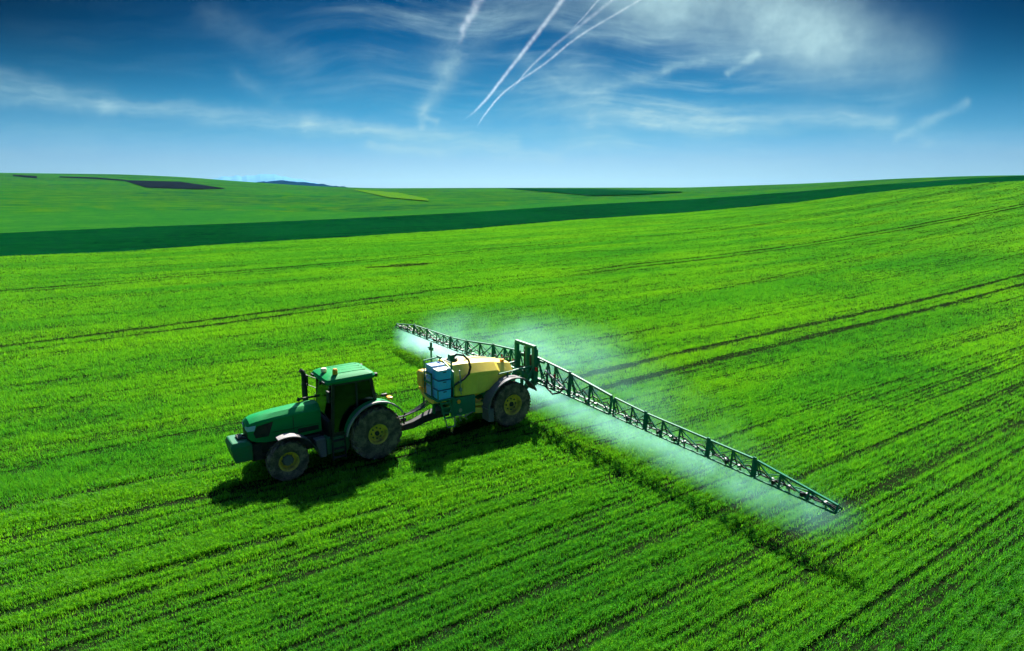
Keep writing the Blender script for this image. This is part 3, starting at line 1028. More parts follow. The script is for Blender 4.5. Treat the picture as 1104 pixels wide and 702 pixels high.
for s in (1, -1):
    MB().box(-.34, -.24, s * .58, s * .74, 2.74, 2.86, .015).build('work_lamp', M['black'], roof)
    MB().box(1.40, 1.47, s * .45, s * .68, 2.74, 2.82, .012).build('work_lamp', M['black'], roof)
    mm = MB()
    mm.tube([(1.25, s * .78, 2.55), (1.45, s * 1.05, 2.62), (1.5, s * 1.12, 2.6)], .018, 6).tube([(1.25, s * .78, 2.2), (1.47, s * 1.08, 2.3), (1.5, s * 1.12, 2.6)], .015, 6)
    ma = mm.build('mirror_arm', M['black'], cabf)
    MB().box(1.46, 1.52, s * 1.0, s * 1.20, 2.28, 2.66, .02).build('mirror', M['black'], ma)

for s in (1, -1):                                                           # mudguards
    y0, y1 = (s * .66, s * 1.17)
    m = MB()
    m.arc_strip(-.10, .885, 1.07, R(12), R(138), min(y0, s * 1.10), max(y0, s * 1.10), .03, 22, rz=1.10)
    o = [(-.10 + 1.055 * math.cos(R(a)), .885 + 1.085 * math.sin(R(a))) for a in range(12, 129, 6)] + [(-.10 + .70 * math.cos(R(a)), .885 + .7 * math.sin(R(a))) for a in range(128, 11, -10)]
    m.prism_y(o, s * .62, s * .665)
    fd = m.build('rear_fender', M['green'], T)
    m = MB()
    m.arc_strip(-.10, .885, 1.10, R(8), R(147), min(s * 1.09, s * 1.19), max(s * 1.09, s * 1.19), .05, 26, rz=1.13)
    m.build('fender_lip', M['lip'], fd)
    MB().box(-.72, -.55, s * .78, s * 1.02, 1.96, 2.04, .015).build('tail_light', M['orange'], fd)
    MB().box(-.62, -.42, s * .72, s * .80, 2.02, 2.12, .02).build('lamp_bracket', M['black'], fd)
    m = MB()
    m.arc_strip(2.80, .62, .88, R(70), R(168), min(s * .78, s * 1.16), max(s * .78, s * 1.16), .03, 18, rz=.82)
    m.bar((2.82, s * .55, .9), (2.82, s * .82, 1.40), .05)
    ff = m.build('front_fender', M['dark_grey'], T)
    m = MB()
    m.arc_strip(2.80, .62, .888, R(71), R(108), min(s * .80, s * 1.14), max(s * .80, s * 1.14), .012, 8, rz=.828)
    m.build('fender_cap', M['lip'], ff)

for s in (1, -1):                                                           # fuel tank and steps
    m = MB()
    m.hexa([(.80, s * .42, .42), (1.52, s * .42, .42), (1.52, s * .80, .42), (.80, s * .80, .42)], [(.62, s * .42, 1.0), (1.52, s * .42, 1.0), (1.52, s * .82, 1.0), (.62, s * .82, 1.0)])
    st = m.build('step_box', M['green_low'], T, bevel=.03)
    m = MB()
    for zz in (.30, .58, .86):
        m.box(.98, 1.34, s * .83, s * .95, zz, zz + .035, .005)
    m.box(.93, .965, s * .84, s * .93, .24, 1.0).box(1.345, 1.38, s * .84, s * .93, .24, 1.0)
    m.build('step', M['dark'], st)
    m = MB()
    m.hexa([(1.52, s * .46, .36), (1.74, s * .46, .36), (1.74, s * .80, .36), (1.52, s * .80, .36)], [(1.53, s * .46, 1.0), (1.88, s * .46, 1.0), (1.88, s * .76, 1.0), (1.53, s * .76, 1.0)])
    m.build('fuel_tank', M['grey'], T, bevel=.04)
    m = MB()
    m.tube([(1.42, s * .84, .95), (1.40, s * .88, 1.3), (1.30, s * .86, 2.0)], .016, 6)
    m.build('grab_rail', M['black'], cabf)
m = MB()                                                                    # rear hitch
m.bar((-.4, .3, .62), (-1.05, .34, .55), .08).bar((-.4, -.3, .62), (-1.05, -.34, .55), .08).bar((-.4, 0, 1.25), (-1.0, 0, 1.15), .06)
m.bar((-.5, .3, 1.3), (-.95, .34, .6), .05).bar((-.5, -.3, 1.3), (-.95, -.34, .6), .05).box(-1.2, -.4, -.1, .1, .40, .47, .01).box(-.6, -.4, -.35, .35, 1.0, 1.45, .02)
m.build('rear_hitch', M['dark'], T)

# ------------------------------------------------------------------ sprayer
SX = -5.5
S = empty('crop_sprayer', TR + FWD * SX, HEAD)
tag(S, 'trailed crop sprayer with yellow tank and long green lattice boom behind the tractor', 'sprayer')
O = (-SX, 0, 0)                                                             # parts below are measured from the tractor's axle
for s in (1, -1):
    wheel(S, (SX, s * .95, .855), .865, .42, .385, s, 'sprayer', off=O, disc=.03, ag=False)
m = MB()
m.cyl((SX, -.8, .855), (SX, .8, .855), .09, 12).bar((-2.9, .35, .86), (-6.6, .35, .95), .12, .2).bar((-2.9, -.35, .86), (-6.6, -.35, .95), .12, .2)
for xx in (-3.1, -4.1, -5.0, -5.9, -6.55):
    m.bar((xx, -.4, .9), (xx, .4, .9), .1)
m.bar((-5.5, .35, .9), (-5.5, .62, .88), .14).bar((-5.5, -.35, .9), (-5.5, -.62, .88), .14)
m.build('frame', M['sgreen'], S, O)
m = MB()                                                                    # drawbar rising to the frame
m.loft([[(x, -wd, z - hh), (x, wd, z - hh), (x, wd, z + hh), (x, -wd, z + hh)] for x, z, wd, hh in ((-1.02, .47, .07, .06), (-1.35, .46, .09, .10), (-1.85, .50, .12, .13), (-2.3, .64, .14, .14), (-2.75, .74, .22, .14), (-3.2, .80, .38, .13))], smooth=False)
m.cyl((-1.08, 0, .40), (-1.08, 0, .58), .08, 12)
m.build('drawbar', M['dark'], S, O, bevel=.02)
m = MB()                                                                    # hoses and drive shaft between tractor and sprayer
for k in range(4):
    yy = -.18 + .12 * k
    m.tube([(-.62, yy * .8, 1.2 - .05 * k), (-1.0, yy, .98 - .03 * k), (-1.5, yy + .05, .82 + .05 * k), (-2.1, yy, 1.0 + .02 * k), (-2.6, yy, 1.25)], .022, 6)
m.cyl((-.5, .02, .74), (-1.6, .02, .76), .06, 10).tube([(-1.5, .1, .62), (-1.48, .12, .9), (-1.55, .12, 1.05)], .03, 6)
m.build('hose', M['hose'], S, O)


def tank_ring(x, wd, z0, zs, zc):
    return [(x, y, z) for y, z in [(-wd * .55, z0), (-wd, z0 + .2), (-wd, zs), (-wd * .62, zc - .03), (-wd * .2, zc), (wd * .2, zc), (wd * .62, zc - .03), (wd, zs), (wd, z0 + .2), (wd * .55, z0)]]


m = MB()
m.loft([tank_ring(-3.16, .70, 1.36, 2.16, 2.52), tank_ring(-3.24, .80, 1.33, 2.26, 2.64), tank_ring(-3.7, .83, 1.30, 2.29, 2.64), tank_ring(-4.3, .83, 1.26, 2.27, 2.59), tank_ring(-4.75, .83, 1.36, 2.24, 2.55),
        tank_ring(-5.05, .82, 1.62, 2.21, 2.50), tank_ring(-5.22, .70, 1.72, 2.10, 2.44), tank_ring(-5.6, .68, 1.75, 2.06, 2.38), tank_ring(-5.88, .60, 1.80, 2.02, 2.30)], smooth=False)
tank = m.build('tank', M['tank'], S, O, bevel=.085)
# moulded side ribs
for xx in (-3.55, -4.15):
    for s in (1, -1):
        MB().box(xx - .035, xx + .035, s * .825, s * .85, 1.5, 2.22, .008).build('tank_rib', M['tank'], tank, O)
m = MB()
m.cyl((-3.55, 0, 2.60), (-3.55, 0, 2.70), .22, 24).cyl((-3.55, 0, 2.70), (-3.55, 0, 2.74), .19, 24)
m.build('tank_lid', M['black'], tank, O)
m = MB()
m.tube([(-3.95, .18, 2.64), (-4.3, .1, 2.65), (-4.7, .0, 2.60), (-5.1, -.1, 2.53)], .022, 6)
m.box(-3.36, -3.30, -.32, .32, 2.6, 2.68, .01)
m.build('top_rail', M['white'], tank, O)
m = MB()
m.cyl((-5.55, .32, 2.30), (-5.55, .32, 2.46), .085, 14)
m.build('beacon', M['orange'], tank, O)
m = MB()                                                                    # lower sump of the tank
m.prism_y([(-4.05, .70), (-4.55, .64), (-4.55, .84), (-4.05, .92)], -.72, .78)
m.prism_y([(-4.05, .98), (-4.5, .94), (-4.5, 1.02), (-4.05, 1.06)], -.70, .76)
m.build('sump', M['tank'], S, O, bevel=.02)
m = MB()
m.box(-3.04, -4.0, .72, .90, .80, 1.47, .02).box(-3.04, -4.0, -.90, -.72, .80, 1.47, .02)
m.box(-3.0, -4.02, -.72, .72, 1.18, 1.27)
cab_ = m.build('pump_cabinet', M['sgreen'], S, O)
for (xx, zz, mk) in ((-3.30, 1.34, 'orange'), (-3.36, 1.0, 'steel')):
    MB().cyl((xx, .895, zz), (xx, .925, zz), .075, 16).build('valve_cap', M[mk], cab_, O)
m = MB()
for xx in (-3.15, -3.35, -3.6):
    m.tube([(xx, .82, .82), (xx - .03, .84, .6), (xx - .1, .8, .55)], .022, 6)
m.tube([(-3.2, .93, .86), (-3.5, .95, .74), (-3.9, .9, .84)], .02, 6)
m.build('drain_pipe', M['steel'], cab_, O)

for s in (1, -1):                                                           # big grey mudguards
    a, b = min(s * .72, s * 1.20), max(s * .72, s * 1.20)
    m = MB()
    m.arc_strip(SX - .02, .875, 1.12, R(-2), R(158), a, b, .03, 26, rz=1.04)
    oo = [(-4.36, .90), (-4.40, .42), (-4.62, .40), (-4.60, .9)]
    m.prism_y(oo, a, b)
    fs = m.build('fender', M['grey'], S, O)
    m = MB()
    m.arc_strip(SX - .02, .875, 1.135, R(-2), R(159), min(s * 1.17, s * 1.225), max(s * 1.17, s * 1.225), .05, 26, rz=1.055)
    m.build('fender_lip', M['grey'], fs, O)
    m = MB()
    m.bar((-5.5, s * .6, 1.1), (-5.5, s * .8, 2.06), .06).bar((-6.2, s * .5, 1.1), (-5.5, s * .75, 1.8), .05).bar((-4.95, s * .8, 2.05), (-5.85, s * .8, 2.08), .04)
    m.build('fender_stay', M['sgreen'], fs, O)

m = MB()                                                                    # platform and rack for the crates
m.box(-2.40, -3.10, -.05, 1.0, 1.50, 1.56)
for xx, yy, zz in ((-2.42, 1.0, 1.95), (-3.04, 1.0, 2.5), (-2.42, -.02, 2.82), (-3.06, -.02, 2.86), (-2.42, .525, 2.45)):
    m.bar((xx, yy, 1.5), (xx, yy, zz), .035)
m.bar((-3.06, -.04, 2.84), (-3.06, 1.0, 2.5), .035).bar((-2.42, -.04, 2.80), (-3.06, -.04, 2.84), .04).bar((-2.405, -.02, 2.42), (-2.405, .54, 2.42), .05)
m.bar((-2.405, -.02, 2.08), (-2.405, .54, 2.08), .06)
m.bar((-3.0, -.1, 2.87), (-3.0, .2, 2.87), .06)
m.bar((-2.5, -.3, .9), (-2.5, -.3, 1.5), .06).bar((-2.6, .3, .85), (-2.6, .3, 1.5), .08)
m.build('crate_rack', M['sgreen'], S, O)
m = MB()                                                                    # ladder
for xx0, xx1 in ((-2.52, -2.66), (-2.86, -3.0)):
    m.bar((xx0, .98, 1.5), (xx1, 1.02, .86), .045)
for k in range(4):
    t = k / 3.2
    m.bar((-2.52 - .14 * t, .99, 1.42 - .6 * t), (-2.86 - .14 * t, .99, 1.42 - .6 * t), .05)
ld = m.build('ladder', M['sgreen'], S, O)
m = MB()
m.tube([(-2.68, 1.02, .88), (-2.72, 1.03, .56), (-2.78, 1.03, .50), (-3.02, 1.03, .50), (-3.06, 1.03, .56), (-3.02, 1.02, .88)], .022, 6)
m.build('folding_step', M['steel'], ld, O)
m = MB()
m.loft([[(x, y, z) for x, y in ((-2.32 - i, -.46 + i), (-2.32 - i, -.06 - i), (-2.86 + i, -.06 - i), (-2.86 + i, -.46 + i))] for z, i in ((1.74, .06), (1.80, .01), (2.30, .0), (2.38, .05), (2.40, .12))], smooth=False)
rt = m.build('rinse_tank', M['barrel'], S, O, bevel=.03)
m = MB()
m.loft([[(x, y, z) for x, z in ((-2.36, zb_ + .03), (-2.36, zb_ + .16), (-2.9, zb_ + .16), (-2.9, zb_))] for y, zb_ in ((-.44, 1.60), (-.2, 1.44), (.2, 1.34), (.6, 1.32), (.74, 1.36))], smooth=False)
m.build('tank_tray', M['tank'], S, O, bevel=.03)
for (px, py, z0, z1, nm) in ((-3.12, .74, 1.5, 3.0, 1), (-3.10, -.78, 1.5, 3.02, 2)):
    m = MB()
    m.cyl((px, py, z0), (px, py, z1), .035, 10)
    ps = m.build('filler_post', M['sgreen'], S, O)
    m = MB()
    if nm == 1:
        m.box(px - .10, px + .10, py - .10, py + .10, 2.84, 3.10, .03)
    else:
        m.box(px - .06, px + .06, py - .10, py + .10, 2.92, 3.05, .02).cyl((px, py, 3.0), (px, py, 3.24), .05, 10).box(px - .05, px + .05, py - .2, py + .05, 2.98, 3.03, .01)
    m.build('valve_head', M['sgreen'], ps, O)
m = MB()                                                                    # big suction hose looping over the tank's front corner
pts = []
for k in range(15):
    t = k / 14
    a = R(200 - 250 * t)
    pts.append((-3.42 + .42 * math.cos(a) * -1 - .05, .62 + .30 * math.sin(R(180 * t)), 2.42 + .55 * math.sin(a)))
pts = [(-3.14, .80, 3.0), (-3.3, .82, 3.08), (-3.55, .86, 3.02), (-3.74, .90, 2.82), (-3.80, .92, 2.55), (-3.72, .93, 2.32), (-3.52, .93, 2.16), (-3.3, .92, 2.06), (-3.14, .88, 1.98), (-3.08, .84, 1.8), (-3.08, .82, 1.5)]
m.tube(pts, .042, 10)
m.build('suction_hose', M['hose'], S, O)
m = MB()
m.tube([(-3.36, .90, 2.5), (-3.38, .91, 2.2), (-3.36, .92, 1.95), (-3.4, .92, 1.6)], .022, 8).box(-3.42, -3.32, .88, .96, 2.02, 2.12, .01).box(-3.43, -3.33, .88, .96, 1.72, 1.84, .01)
m.build('level_gauge', M['steel'], S, O)

# boom
BX = -7.05
m = MB()                                                                    # mast: two tall channels, cross beams, lifting links
for s in (1, -1):
    m.bar((BX + .16, s * .60, 1.25), (BX + .16, s * .60, 2.78), .15, .15)
    m.bar((BX - .10, s * .34, 1.2), (BX - .10, s * .34, 2.62), .13, .13)
    m.bar((-6.5, s * .42, 1.0), (BX + .16, s * .60, 1.5), .09).bar((-6.45, s * .42, 1.0), (BX + .16, s * .60, 2.05), .09).bar((-6.4, s * .45, .95), (-6.4, s * .45, 1.9), .10)
    m.bar((-6.0, s * .42, 1.95), (BX + .16, s * .5, 2.0), .07)
m.bar((BX + .16, -.66, 2.80), (BX + .16, .66, 2.80), .13, .12).bar((BX + .16, -.6, 1.55), (BX + .16, .6, 1.55), .12).bar((BX - .10, -.6, 2.25), (BX - .10, .6, 2.25), .10)
m.bar((BX - .1, -.9, 1.42), (BX - .1, .9, 1.42), .12).bar((BX - .1, -.9, 2.2), (BX - .1, .9, 2.2), .09).bar((BX + .05, 0, 1.4), (BX + .05, 0, 2.7), .16)
m.bar((-6.35, -.5, 1.88), (-6.35, .5, 1.88), .09)
mast = m.build('boom_mast', M['sgreen'], S, O)
m = MB()
m.cyl((BX + .06, -.18, 1.5), (BX + .06, -.18, 2.5), .045, 10).cyl((BX + .06, .22, 1.6), (BX + .06, .22, 2.4), .045, 10).bar((BX - .05, .1, 1.9), (BX - .05, .55, 1.7), .04)
m.cyl((BX + .1, -.5, 1.75), (BX + .1, .5, 1.95), .035, 10)
m.build('lift_cylinder', M['dark'], mast, O)
for s in (1, -1):
    MB().box(BX + .18, BX + .22, s * .72, s * .86, 1.88, 2.02, .01).build('red_lamp', M['red'], mast, O)


def boom_z(y):
    a = abs(y)
    zb_ = np.interp(a, [0, .6, 2.5, 4, 6, 8, 10.5, 12.85], [1.38, 1.36, 1.37, 1.33, 1.28, 1.25, 1.22, 1.18])
    zt2 = np.interp(a, [0, .6, 1.6, 2.6, 3.8, 4.9, 5.9, 7.2, 9, 10.5, 11.6, 12.85], [2.36, 2.36, 2.32, 2.21, 2.06, 1.93, 1.83, 1.78, 1.74, 1.70, 1.52, 1.36])
    return float(zb_), float(zt2)


def boom_section(s, ya, yb_, posts, heavy, name='boom_section', thick=()):
    """Lattice section: upper chord, two lower chords, posts and diagonal braces, welded into one piece."""
    mm = MB()
    c = .062 if heavy else .046
    zb0, zt0 = boom_z(ya)
    zb1, zt1 = boom_z(yb_)
    mm.bar((BX, s * ya, zt0), (BX, s * yb_, zt1), c * 1.25, c)
    mm.bar((BX + .10, s * ya, zb0), (BX + .10, s * yb_, zb1), c * .9, c * .8)
    mm.bar((BX - .22, s * ya, zb0 + .02), (BX - .22, s * yb_, zb1 + .02), c * .8, c * .7)
    ys_ = [ya] + posts + [yb_]
    for k, yy in enumerate(ys_):
        b0, t0 = boom_z(yy)
        th = .095 if yy in thick else (c * .95)
        mm.bar((BX + .06, s * yy, b0), (BX, s * yy, t0 + (.06 if yy in thick else 0)), th, c)
        mm.bar((BX - .22, s * yy, b0 + .02), (BX, s * yy, t0), c * .7)
        mm.bar((BX - .22, s * yy, b0 + .02), (BX + .10, s * yy, b0), c * .7)
        if k:
            b1, t1 = boom_z(ys_[k - 1])
            mm.bar((BX + .01, s * ys_[k - 1], t1 - .02), (BX + .07, s * yy, b0 + .03), c * .62)
            mm.bar((BX - .02, s * yy, t0 - .04), (BX - .20, s * ys_[k - 1], b1 + .04), c * .5)
    o = mm.build(name, M['sgreen'], S, O)
    mm = MB()                                                               # spray line with its clamps and hoses
    yn = np.arange(math.ceil((ya + .1) * 2) / 2, yb_, .5)
    za, zc_ = boom_z(ya)[0] - .0, boom_z(yb_)[0]
    mm.cyl((BX - .10, s * ya, za + .06), (BX - .10, s * yb_, zc_ + .06), .02, 6)
    pts_ = []
    for k in range(13):
        yy = ya + (yb_ - ya) * k / 12
        b0, t0 = boom_z(yy)
        pts_.append((BX + .02, s * yy, b0 + (t0 - b0) * (.42 + .12 * math.sin(k * 1.9))))
    mm.tube(pts_, .02, 6)
    for yy in posts:
        b0, t0 = boom_z(yy)
        mm.box(BX - .02, BX + .10, s * yy - .19, s * yy - .11, b0 + .04, b0 + .15, .015)
    mm.build('spray_line', M['hose'], o, O)
    for yy in yn:
        b0 = boom_z(yy)[0]
        nn = MB()
        nn.cyl((BX - .10, s * yy, b0 + .08), (BX - .10, s * yy, b0 - .10), .028, 8).cyl((BX - .10, s * yy, b0 - .10), (BX - .10, s * yy, b0 - .16), .016, 6)
        nn.box(BX - .14, BX + .0, s * yy - .03, s * yy + .03, b0 + .03, b0 + .11)
        nn.build('nozzle', M['steel'], o, O)
    return o


for s in (1, -1):
    boom_section(s, .62, 2.62, [1.28, 1.75], True, thick=(2.62,))
    boom_section(s, 2.68, 4.86, [3.75], True)
    boom_section(s, 5.02, 6.46, [5.85], False, thick=(6.46,))
    boom_section(s, 6.55, 8.96, [7.2, 7.9], False, thick=(8.96,))
    boom_section(s, 9.02, 10.50, [9.8], False, thick=(10.5,))
    boom_section(s, 10.58, 12.85, [11.3, 12.1], False)
    m = MB()                                                                # looped hoses at the fold
    b0, t0 = boom_z(1.8)
    m.tube([(BX + .08, s * 1.3, b0 + .3), (BX + .22, s * 1.5, b0 + .02), (BX + .24, s * 1.9, b0 - .12), (BX + .2, s * 2.25, b0 + .02), (BX + .06, s * 2.4, b0 + .25)], .035, 8)
    m.tube([(BX + .08, s * 1.2, b0 + .5), (BX + .16, s * 1.55, b0 + .2), (BX + .18, s * 2.0, b0 + .1), (BX + .04, s * 2.6, b0 + .2)], .028, 8)
    m.build('fold_hose', M['hose'], S, O)
    m = MB()
    m.cyl((BX + .1, s * 1.25, 2.0), (BX + .1, s * 2.55, 1.55), .03, 8)
    m.build('fold_cylinder', M['steel'], S, O)
    MB().box(BX + .08, BX + .11, s * 1.82 - .05, s * 1.82 + .05, 1.86, 1.98, .01).build('reflector', M['red'], S, O)

# crates on the rack: each a thing of its own
def crate(loc, sx, sy, sz, mat, lidmat, label):
    wpos = TR + FWD * loc[0] + LEFT * loc[1]
    root = empty('crate', (wpos.x, wpos.y, loc[2]), HEAD)
    tag(root, label, 'crate', 'crates on the sprayer rack')
    hx, hy = sx / 2, sy / 2
    b = MB()
    b.hexa([(-hx * .95, -hy * .95, 0), (hx * .95, -hy * .95, 0), (hx * .95, hy * .95, 0), (-hx * .95, hy * .95, 0)], [(-hx, -hy, sz - .045), (hx, -hy, sz - .045), (hx, hy, sz - .045), (-hx, hy, sz - .045)])
    for k in (-.45, .45):
        b.box(hx * k - .012, hx * k + .012, hy * .97, hy * 1.02, .02, sz - .05)
        b.box(hx * .97, hx * 1.02, hy * k - .012, hy * k + .012, .02, sz - .05)
    b.build('body', mat, root, bevel=.012)
    b = MB()
    b.box(-hx * 1.03, hx * 1.03, -hy * 1.03, hy * 1.03, sz - .042, sz - .004, .012)
    b.build('lid', lidmat, root)
    b = MB()
    b.box(-hx * .25, hx * .25, hy * 1.0, hy * 1.05, sz - .11, sz - .075, .006)
    b.build('handle', M['black'], root)


zc = [1.565, 1.925, 2.285]
near_l = ['blue crate at the bottom of the stack nearest the ladder', 'middle blue crate of the stack nearest the ladder', 'white lidded blue crate on top of the stack nearest the ladder']
far_l = ['pale blue crate at the bottom of the rack, beside the amber tank', 'pale blue crate with a white label, halfway up the rack beside the amber tank', 'pale blue crate with a lilac lid on top of the rack, above the amber tank']
lil = paint('lilac_lid', (0.30, 0.46, 0.80), 0.45, dirt_amt=0.12)
for k in range(3):
    crate((-2.72, .76, zc[k]), .50, .40, .355, M['blue'], M['white'] if k == 2 else M['navy'], near_l[k])
    crate((-2.72, .25, zc[k] + (.0 if k < 2 else .0)), .54, .46, .355 if k < 2 else .42, M['pale_blue'], lil, far_l[k])
m = MB()
m.box(-.01, .01, -.16, .16, -.09, .09)
lb = [o for o in bpy.data.objects if o.get('label') == far_l[1]][0]
lo = m.build('paper_label', M['white'], lb)
lo.location = (.285, 0, .17)

# ------------------------------------------------------------------ spray
m = MB()
rings = []
for yy, xb, zb_ in ((-13.6, -12.0, 1.8), (-12.8, -15.0, 2.3), (-10.5, -17.2, 2.5), (-5.0, -17.2, 2.5), (-1.0, -16.6, 2.4), (3.0, -14.8, 2.2), (7.0, -13.0, 1.9), (10.5, -11.6, 1.6), (12.6, -11.1, 1.5), (13.4, -10.4, 1.3)):
    rings.append([(-6.85, yy, .02), (-6.85, yy, 1.24), (-7.3, yy, 1.28), (-8.6, yy, max(1.4, zb_)), (xb + 1.2, yy, zb_), (xb, yy, zb_ * .5), (xb + .6, yy, .02)])
m.loft(rings, smooth=False)
mist = m.build('spray_mist', None, None)
mist.location = TR
mist.rotation_euler = (0, 0, HEAD)
tag(mist, 'white spray drifting down and back from the sprayer boom', 'spray mist', kind='stuff')
mt = bpy.data.materials.new('spray_droplets')
mt.use_nodes = True
g = NT(mt.node_tree)
pc = g.n('ShaderNodeTexCoord').outputs['Object']
sx_, sy_, sz_ = g.n('ShaderNodeSeparateXYZ', ins={0: pc}).outputs
nz = g.noise(pc, 1.1, 4, 0.6)
nzb = g.noise(pc, 0.33, 3, 0.55)
back = g.m('SUBTRACT', -7.0, sx_)                                           # metres behind the boom
drop = g.m('SUBTRACT', 1.22, sz_)
# curtain under the nozzles, carried back as it falls
ctr = g.m('MULTIPLY', drop, 0.85)
wd_ = g.m('ADD', g.m('MULTIPLY', g.m('MAXIMUM', drop, 0.0), 1.05), 0.12)
q = g.m('DIVIDE', g.m('SUBTRACT', back, ctr), wd_)
cur = g.m('EXPONENT', g.m('MULTIPLY', g.m('MULTIPLY', q, q), -1.0))
cur = g.m('MULTIPLY', cur, g.smooth(sz_, 1.26, 1.02))
cur = g.m('MULTIPLY', cur, g.smooth(sz_, -0.2, 0.35))
edge = g.smooth(g.m('ABSOLUTE', g.m('ADD', sy_, 0.15)), 13.2, 12.0)
fan = g.m('ABSOLUTE', g.m('SUBTRACT', g.m('FRACT', g.m('ADD', g.m('MULTIPLY', sy_, 2.0), 0.5)), 0.5))
fan = g.smooth(fan, 0.5, 0.1)
fan = g.m('ADD', g.m('MULTIPLY', g.m('MULTIPLY', fan, g.smooth(drop, 0.75, 0.1)), 1.1), g.smooth(drop, -0.05, 0.7))
jet = g.m('MULTIPLY', g.m('ADD', g.m('MULTIPLY', g.smooth(nz, 0.32, 0.68), 0.85), 0.25), fan)
cur = g.m('MULTIPLY', g.m('MULTIPLY', cur, edge), jet)
lft = g.m('ADD', g.m('MULTIPLY', g.smooth(sy_, 2.0, -8.0), 0.85), 0.50)
lft = g.m('MULTIPLY', lft, g.m('ADD', g.m('MULTIPLY', g.smooth(sy_, 12.6, 9.0), 0.3), 0.7))
cur = g.m('MULTIPLY', cur, lft)
# thin drift behind
reach = g.m('ADD', g.m('MULTIPLY', g.smooth(sy_, 12.5, -5.0), 6.0), 4.0)
pl = g.m('MULTIPLY', g.smooth(back, 0.3, 2.0), g.smooth(g.m('DIVIDE', back, reach), 1.0, 0.3))
pl = g.m('MULTIPLY', pl, g.smooth(g.m('SUBTRACT', sz_, g.m('MULTIPLY', reach, 0.16)), 0.85, -0.9))
pl = g.m('MULTIPLY', pl, g.m('MULTIPLY', g.smooth(sy_, -13.5, -10.5), g.m('ADD', g.m('MULTIPLY', g.smooth(sy_, 1.0, -7.0), 0.75), g.m('MULTIPLY', g.smooth(sy_, 12.5, 6.0), 0.55))))
pl = g.m('MULTIPLY', pl, g.smooth(g.m('ADD', nzb, g.m('MULTIPLY', nz, 0.45)), 0.50, 1.0))
den = g.m('ADD', g.m('MULTIPLY', cur, 0.52), g.m('MULTIPLY', pl, 0.12))
vs = g.n('ShaderNodeVolumeScatter', ins={'Color': (0.38, 0.97, 0.85), 'Density': den, 'Anisotropy': 0.35})
g.n('ShaderNodeOutputMaterial', ins={1: vs})
mt.cycles.volume_step_rate = 0.18
mist.data.materials.append(mt)

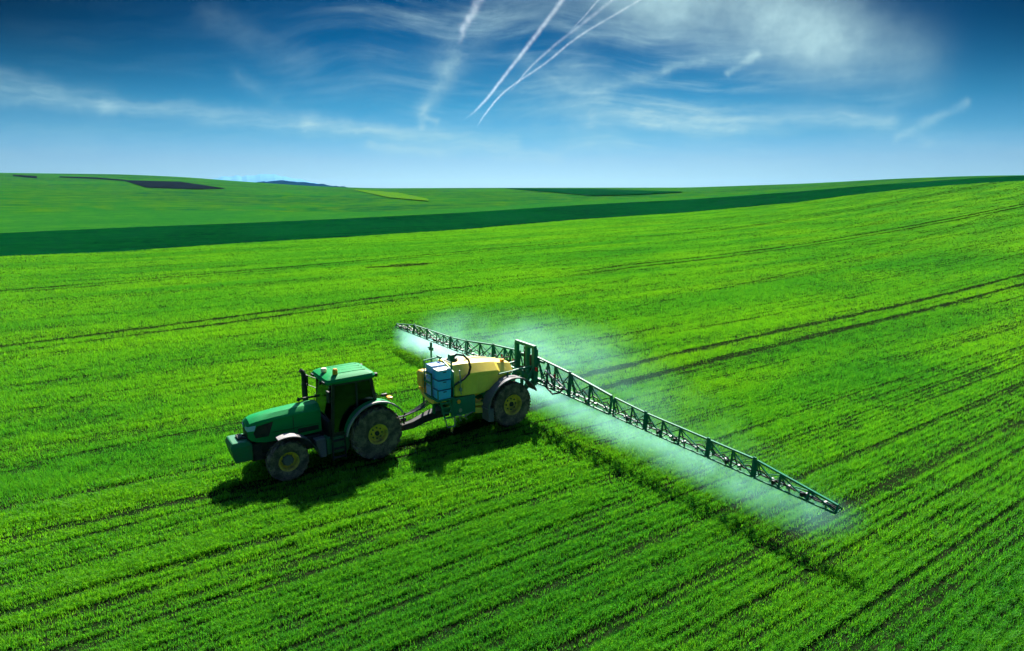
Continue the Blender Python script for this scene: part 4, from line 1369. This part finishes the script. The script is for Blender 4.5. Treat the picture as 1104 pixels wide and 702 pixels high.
# ------------------------------------------------------------------ contrails
def contrail(pts, wpx, label, seed, amp=1.0, ragged=.2, breaks=.5):
    """A vapour trail at six kilometres' height: a tube of thin ice cloud, dense along its core and fraying outwards."""
    rs = np.random.default_rng(seed)
    ALT = 6000.0 + 40 * seed
    us = np.array(pts, float)
    P = []
    for a, b in us:
        d = ray(a, b)
        P.append(d * (ALT - CAM_H) / d[2] + np.array([0, 0, CAM_H]))
    P = np.array(P)
    L_ = np.concatenate([[0], np.cumsum(np.linalg.norm(np.diff(P, axis=0), axis=1))])
    ax = (P[-1] - P[0])[:2]
    length = np.linalg.norm(ax)
    ax = ax / length
    n = 48
    xs = np.linspace(0, length, n)
    rel = P[:, :2] - P[0, :2]
    px, py = rel @ ax, rel @ np.array([-ax[1], ax[0]])
    ys = np.interp(xs, px, py)
    ys = np.convolve(np.pad(ys, 3, 'edge'), np.ones(7) / 7, 'valid')
    wd = np.interp(xs, px, np.interp(np.linspace(0, 1, len(px)), np.linspace(0, 1, len(wpx)), wpx))
    dist = np.linalg.norm(P[0, :2][None] + xs[:, None] * ax[None], axis=1)
    rad = wd * .40 / F_PX * np.hypot(dist, ALT)                    # one-sigma radius of the ice
    mm = MB()
    mm.tube([(x, y, 0) for x, y in zip(xs, ys)], list(rad * 2.0), 10)
    mt = bpy.data.materials.new('ice_trail')
    mt.use_nodes = True
    g = NT(mt.node_tree)
    pc = g.n('ShaderNodeTexCoord').outputs['Object']
    x_, y_, z_ = g.n('ShaderNodeSeparateXYZ', ins={0: pc}).outputs
    t = g.m('DIVIDE', x_, float(length), clamp=True)
    def table(vals):
        lo, hi = float(min(vals)), float(max(vals)) + 1e-3
        k = np.linspace(0, n - 1, 28).round().astype(int)
        rp = g.ramp(t, [(float(i) / (n - 1), (float(vals[i]) - lo) / (hi - lo)) for i in k])
        return g.m('ADD', g.m('MULTIPLY', rp, hi - lo), lo)
    rr, cy = table(rad), table(ys)
    wob = g.n('ShaderNodeTexNoise', ins={'Vector': pc, 'Scale': 1 / 900., 'Detail': 3.0}).outputs[0]
    yy = g.m('SUBTRACT', y_, g.m('ADD', cy, g.m('MULTIPLY', g.m('SUBTRACT', wob, .5), g.m('MULTIPLY', rr, ragged * 5))))
    q = g.m('DIVIDE', g.m('SQRT', g.m('ADD', g.m('MULTIPLY', yy, yy), g.m('MULTIPLY', z_, z_))), g.m('MULTIPLY', rr, .8))
    core = g.m('EXPONENT', g.m('MULTIPLY', g.m('MULTIPLY', q, q), -1.0))
    nz = g.noise(pc, 1 / 420., 4, .65)
    den = g.m('MULTIPLY', core, g.m('ADD', g.m('MULTIPLY', g.smooth(nz, .32, .68), breaks * 2), 1 - breaks))
    den = g.m('MULTIPLY', den, g.m('MULTIPLY', g.smooth(t, 1.0, .55), amp))
    den = g.m('DIVIDE', den, g.m('MULTIPLY', rr, 1.5))
    g.n('ShaderNodeOutputMaterial', ins={1: g.n('ShaderNodeVolumeScatter', ins={'Color': (0.93, 0.98, 1.0), 'Density': g.m('MULTIPLY', den, .024), 'Anisotropy': 0.5})})
    mt.cycles.volume_step_rate = 0.02
    o = mm.build('contrail', mt)
    o.location = (P[0][0], P[0][1], ALT)
    o.rotation_euler = (0, 0, math.atan2(ax[1], ax[0]))
    return tag(o, label, 'contrail', 'contrails in the blue sky')


contrail([(614, -12), (606, 1), (592, 20), (576, 40), (560, 62), (545, 80), (532, 98), (520, 112), (508, 124), (495, 132)], [6.5, 6.0, 4.5, 3.6, 2.6], 'straight white contrail at the left of the sheaf, ending lowest on the left', 1, 1.2)
contrail([(668, -6), (650, 8), (628, 26), (606, 42), (585, 60), (568, 76), (556, 92), (545, 104)], [5, 4.6, 3.6, 2.6, 2.0], 'soft white contrail in the middle of the sheaf, crossing the clouds', 2, .8)
contrail([(700, -4), (684, 6), (660, 18), (640, 27), (622, 38), (606, 53), (588, 70), (570, 80), (552, 92), (538, 104), (526, 119), (518, 130), (513, 139)], [3.2, 3.2, 3.0, 2.8, 2.4], 'curving white contrail at the right of the sheaf, bending down to a thin tail', 3, 1.1)
contrail([(650, -6), (640, 6), (628, 20), (612, 36)], [2.8, 2.6, 2.2, 1.6], 'short thin contrail between the middle and right ones', 4, .8)
contrail([(522, -8), (515, 4), (507, 18), (499, 30), (495, 50)], [11, 12, 11, 9, 5], 'short puffy broken contrail left of the long trails', 6, 1.0, .6, .8)
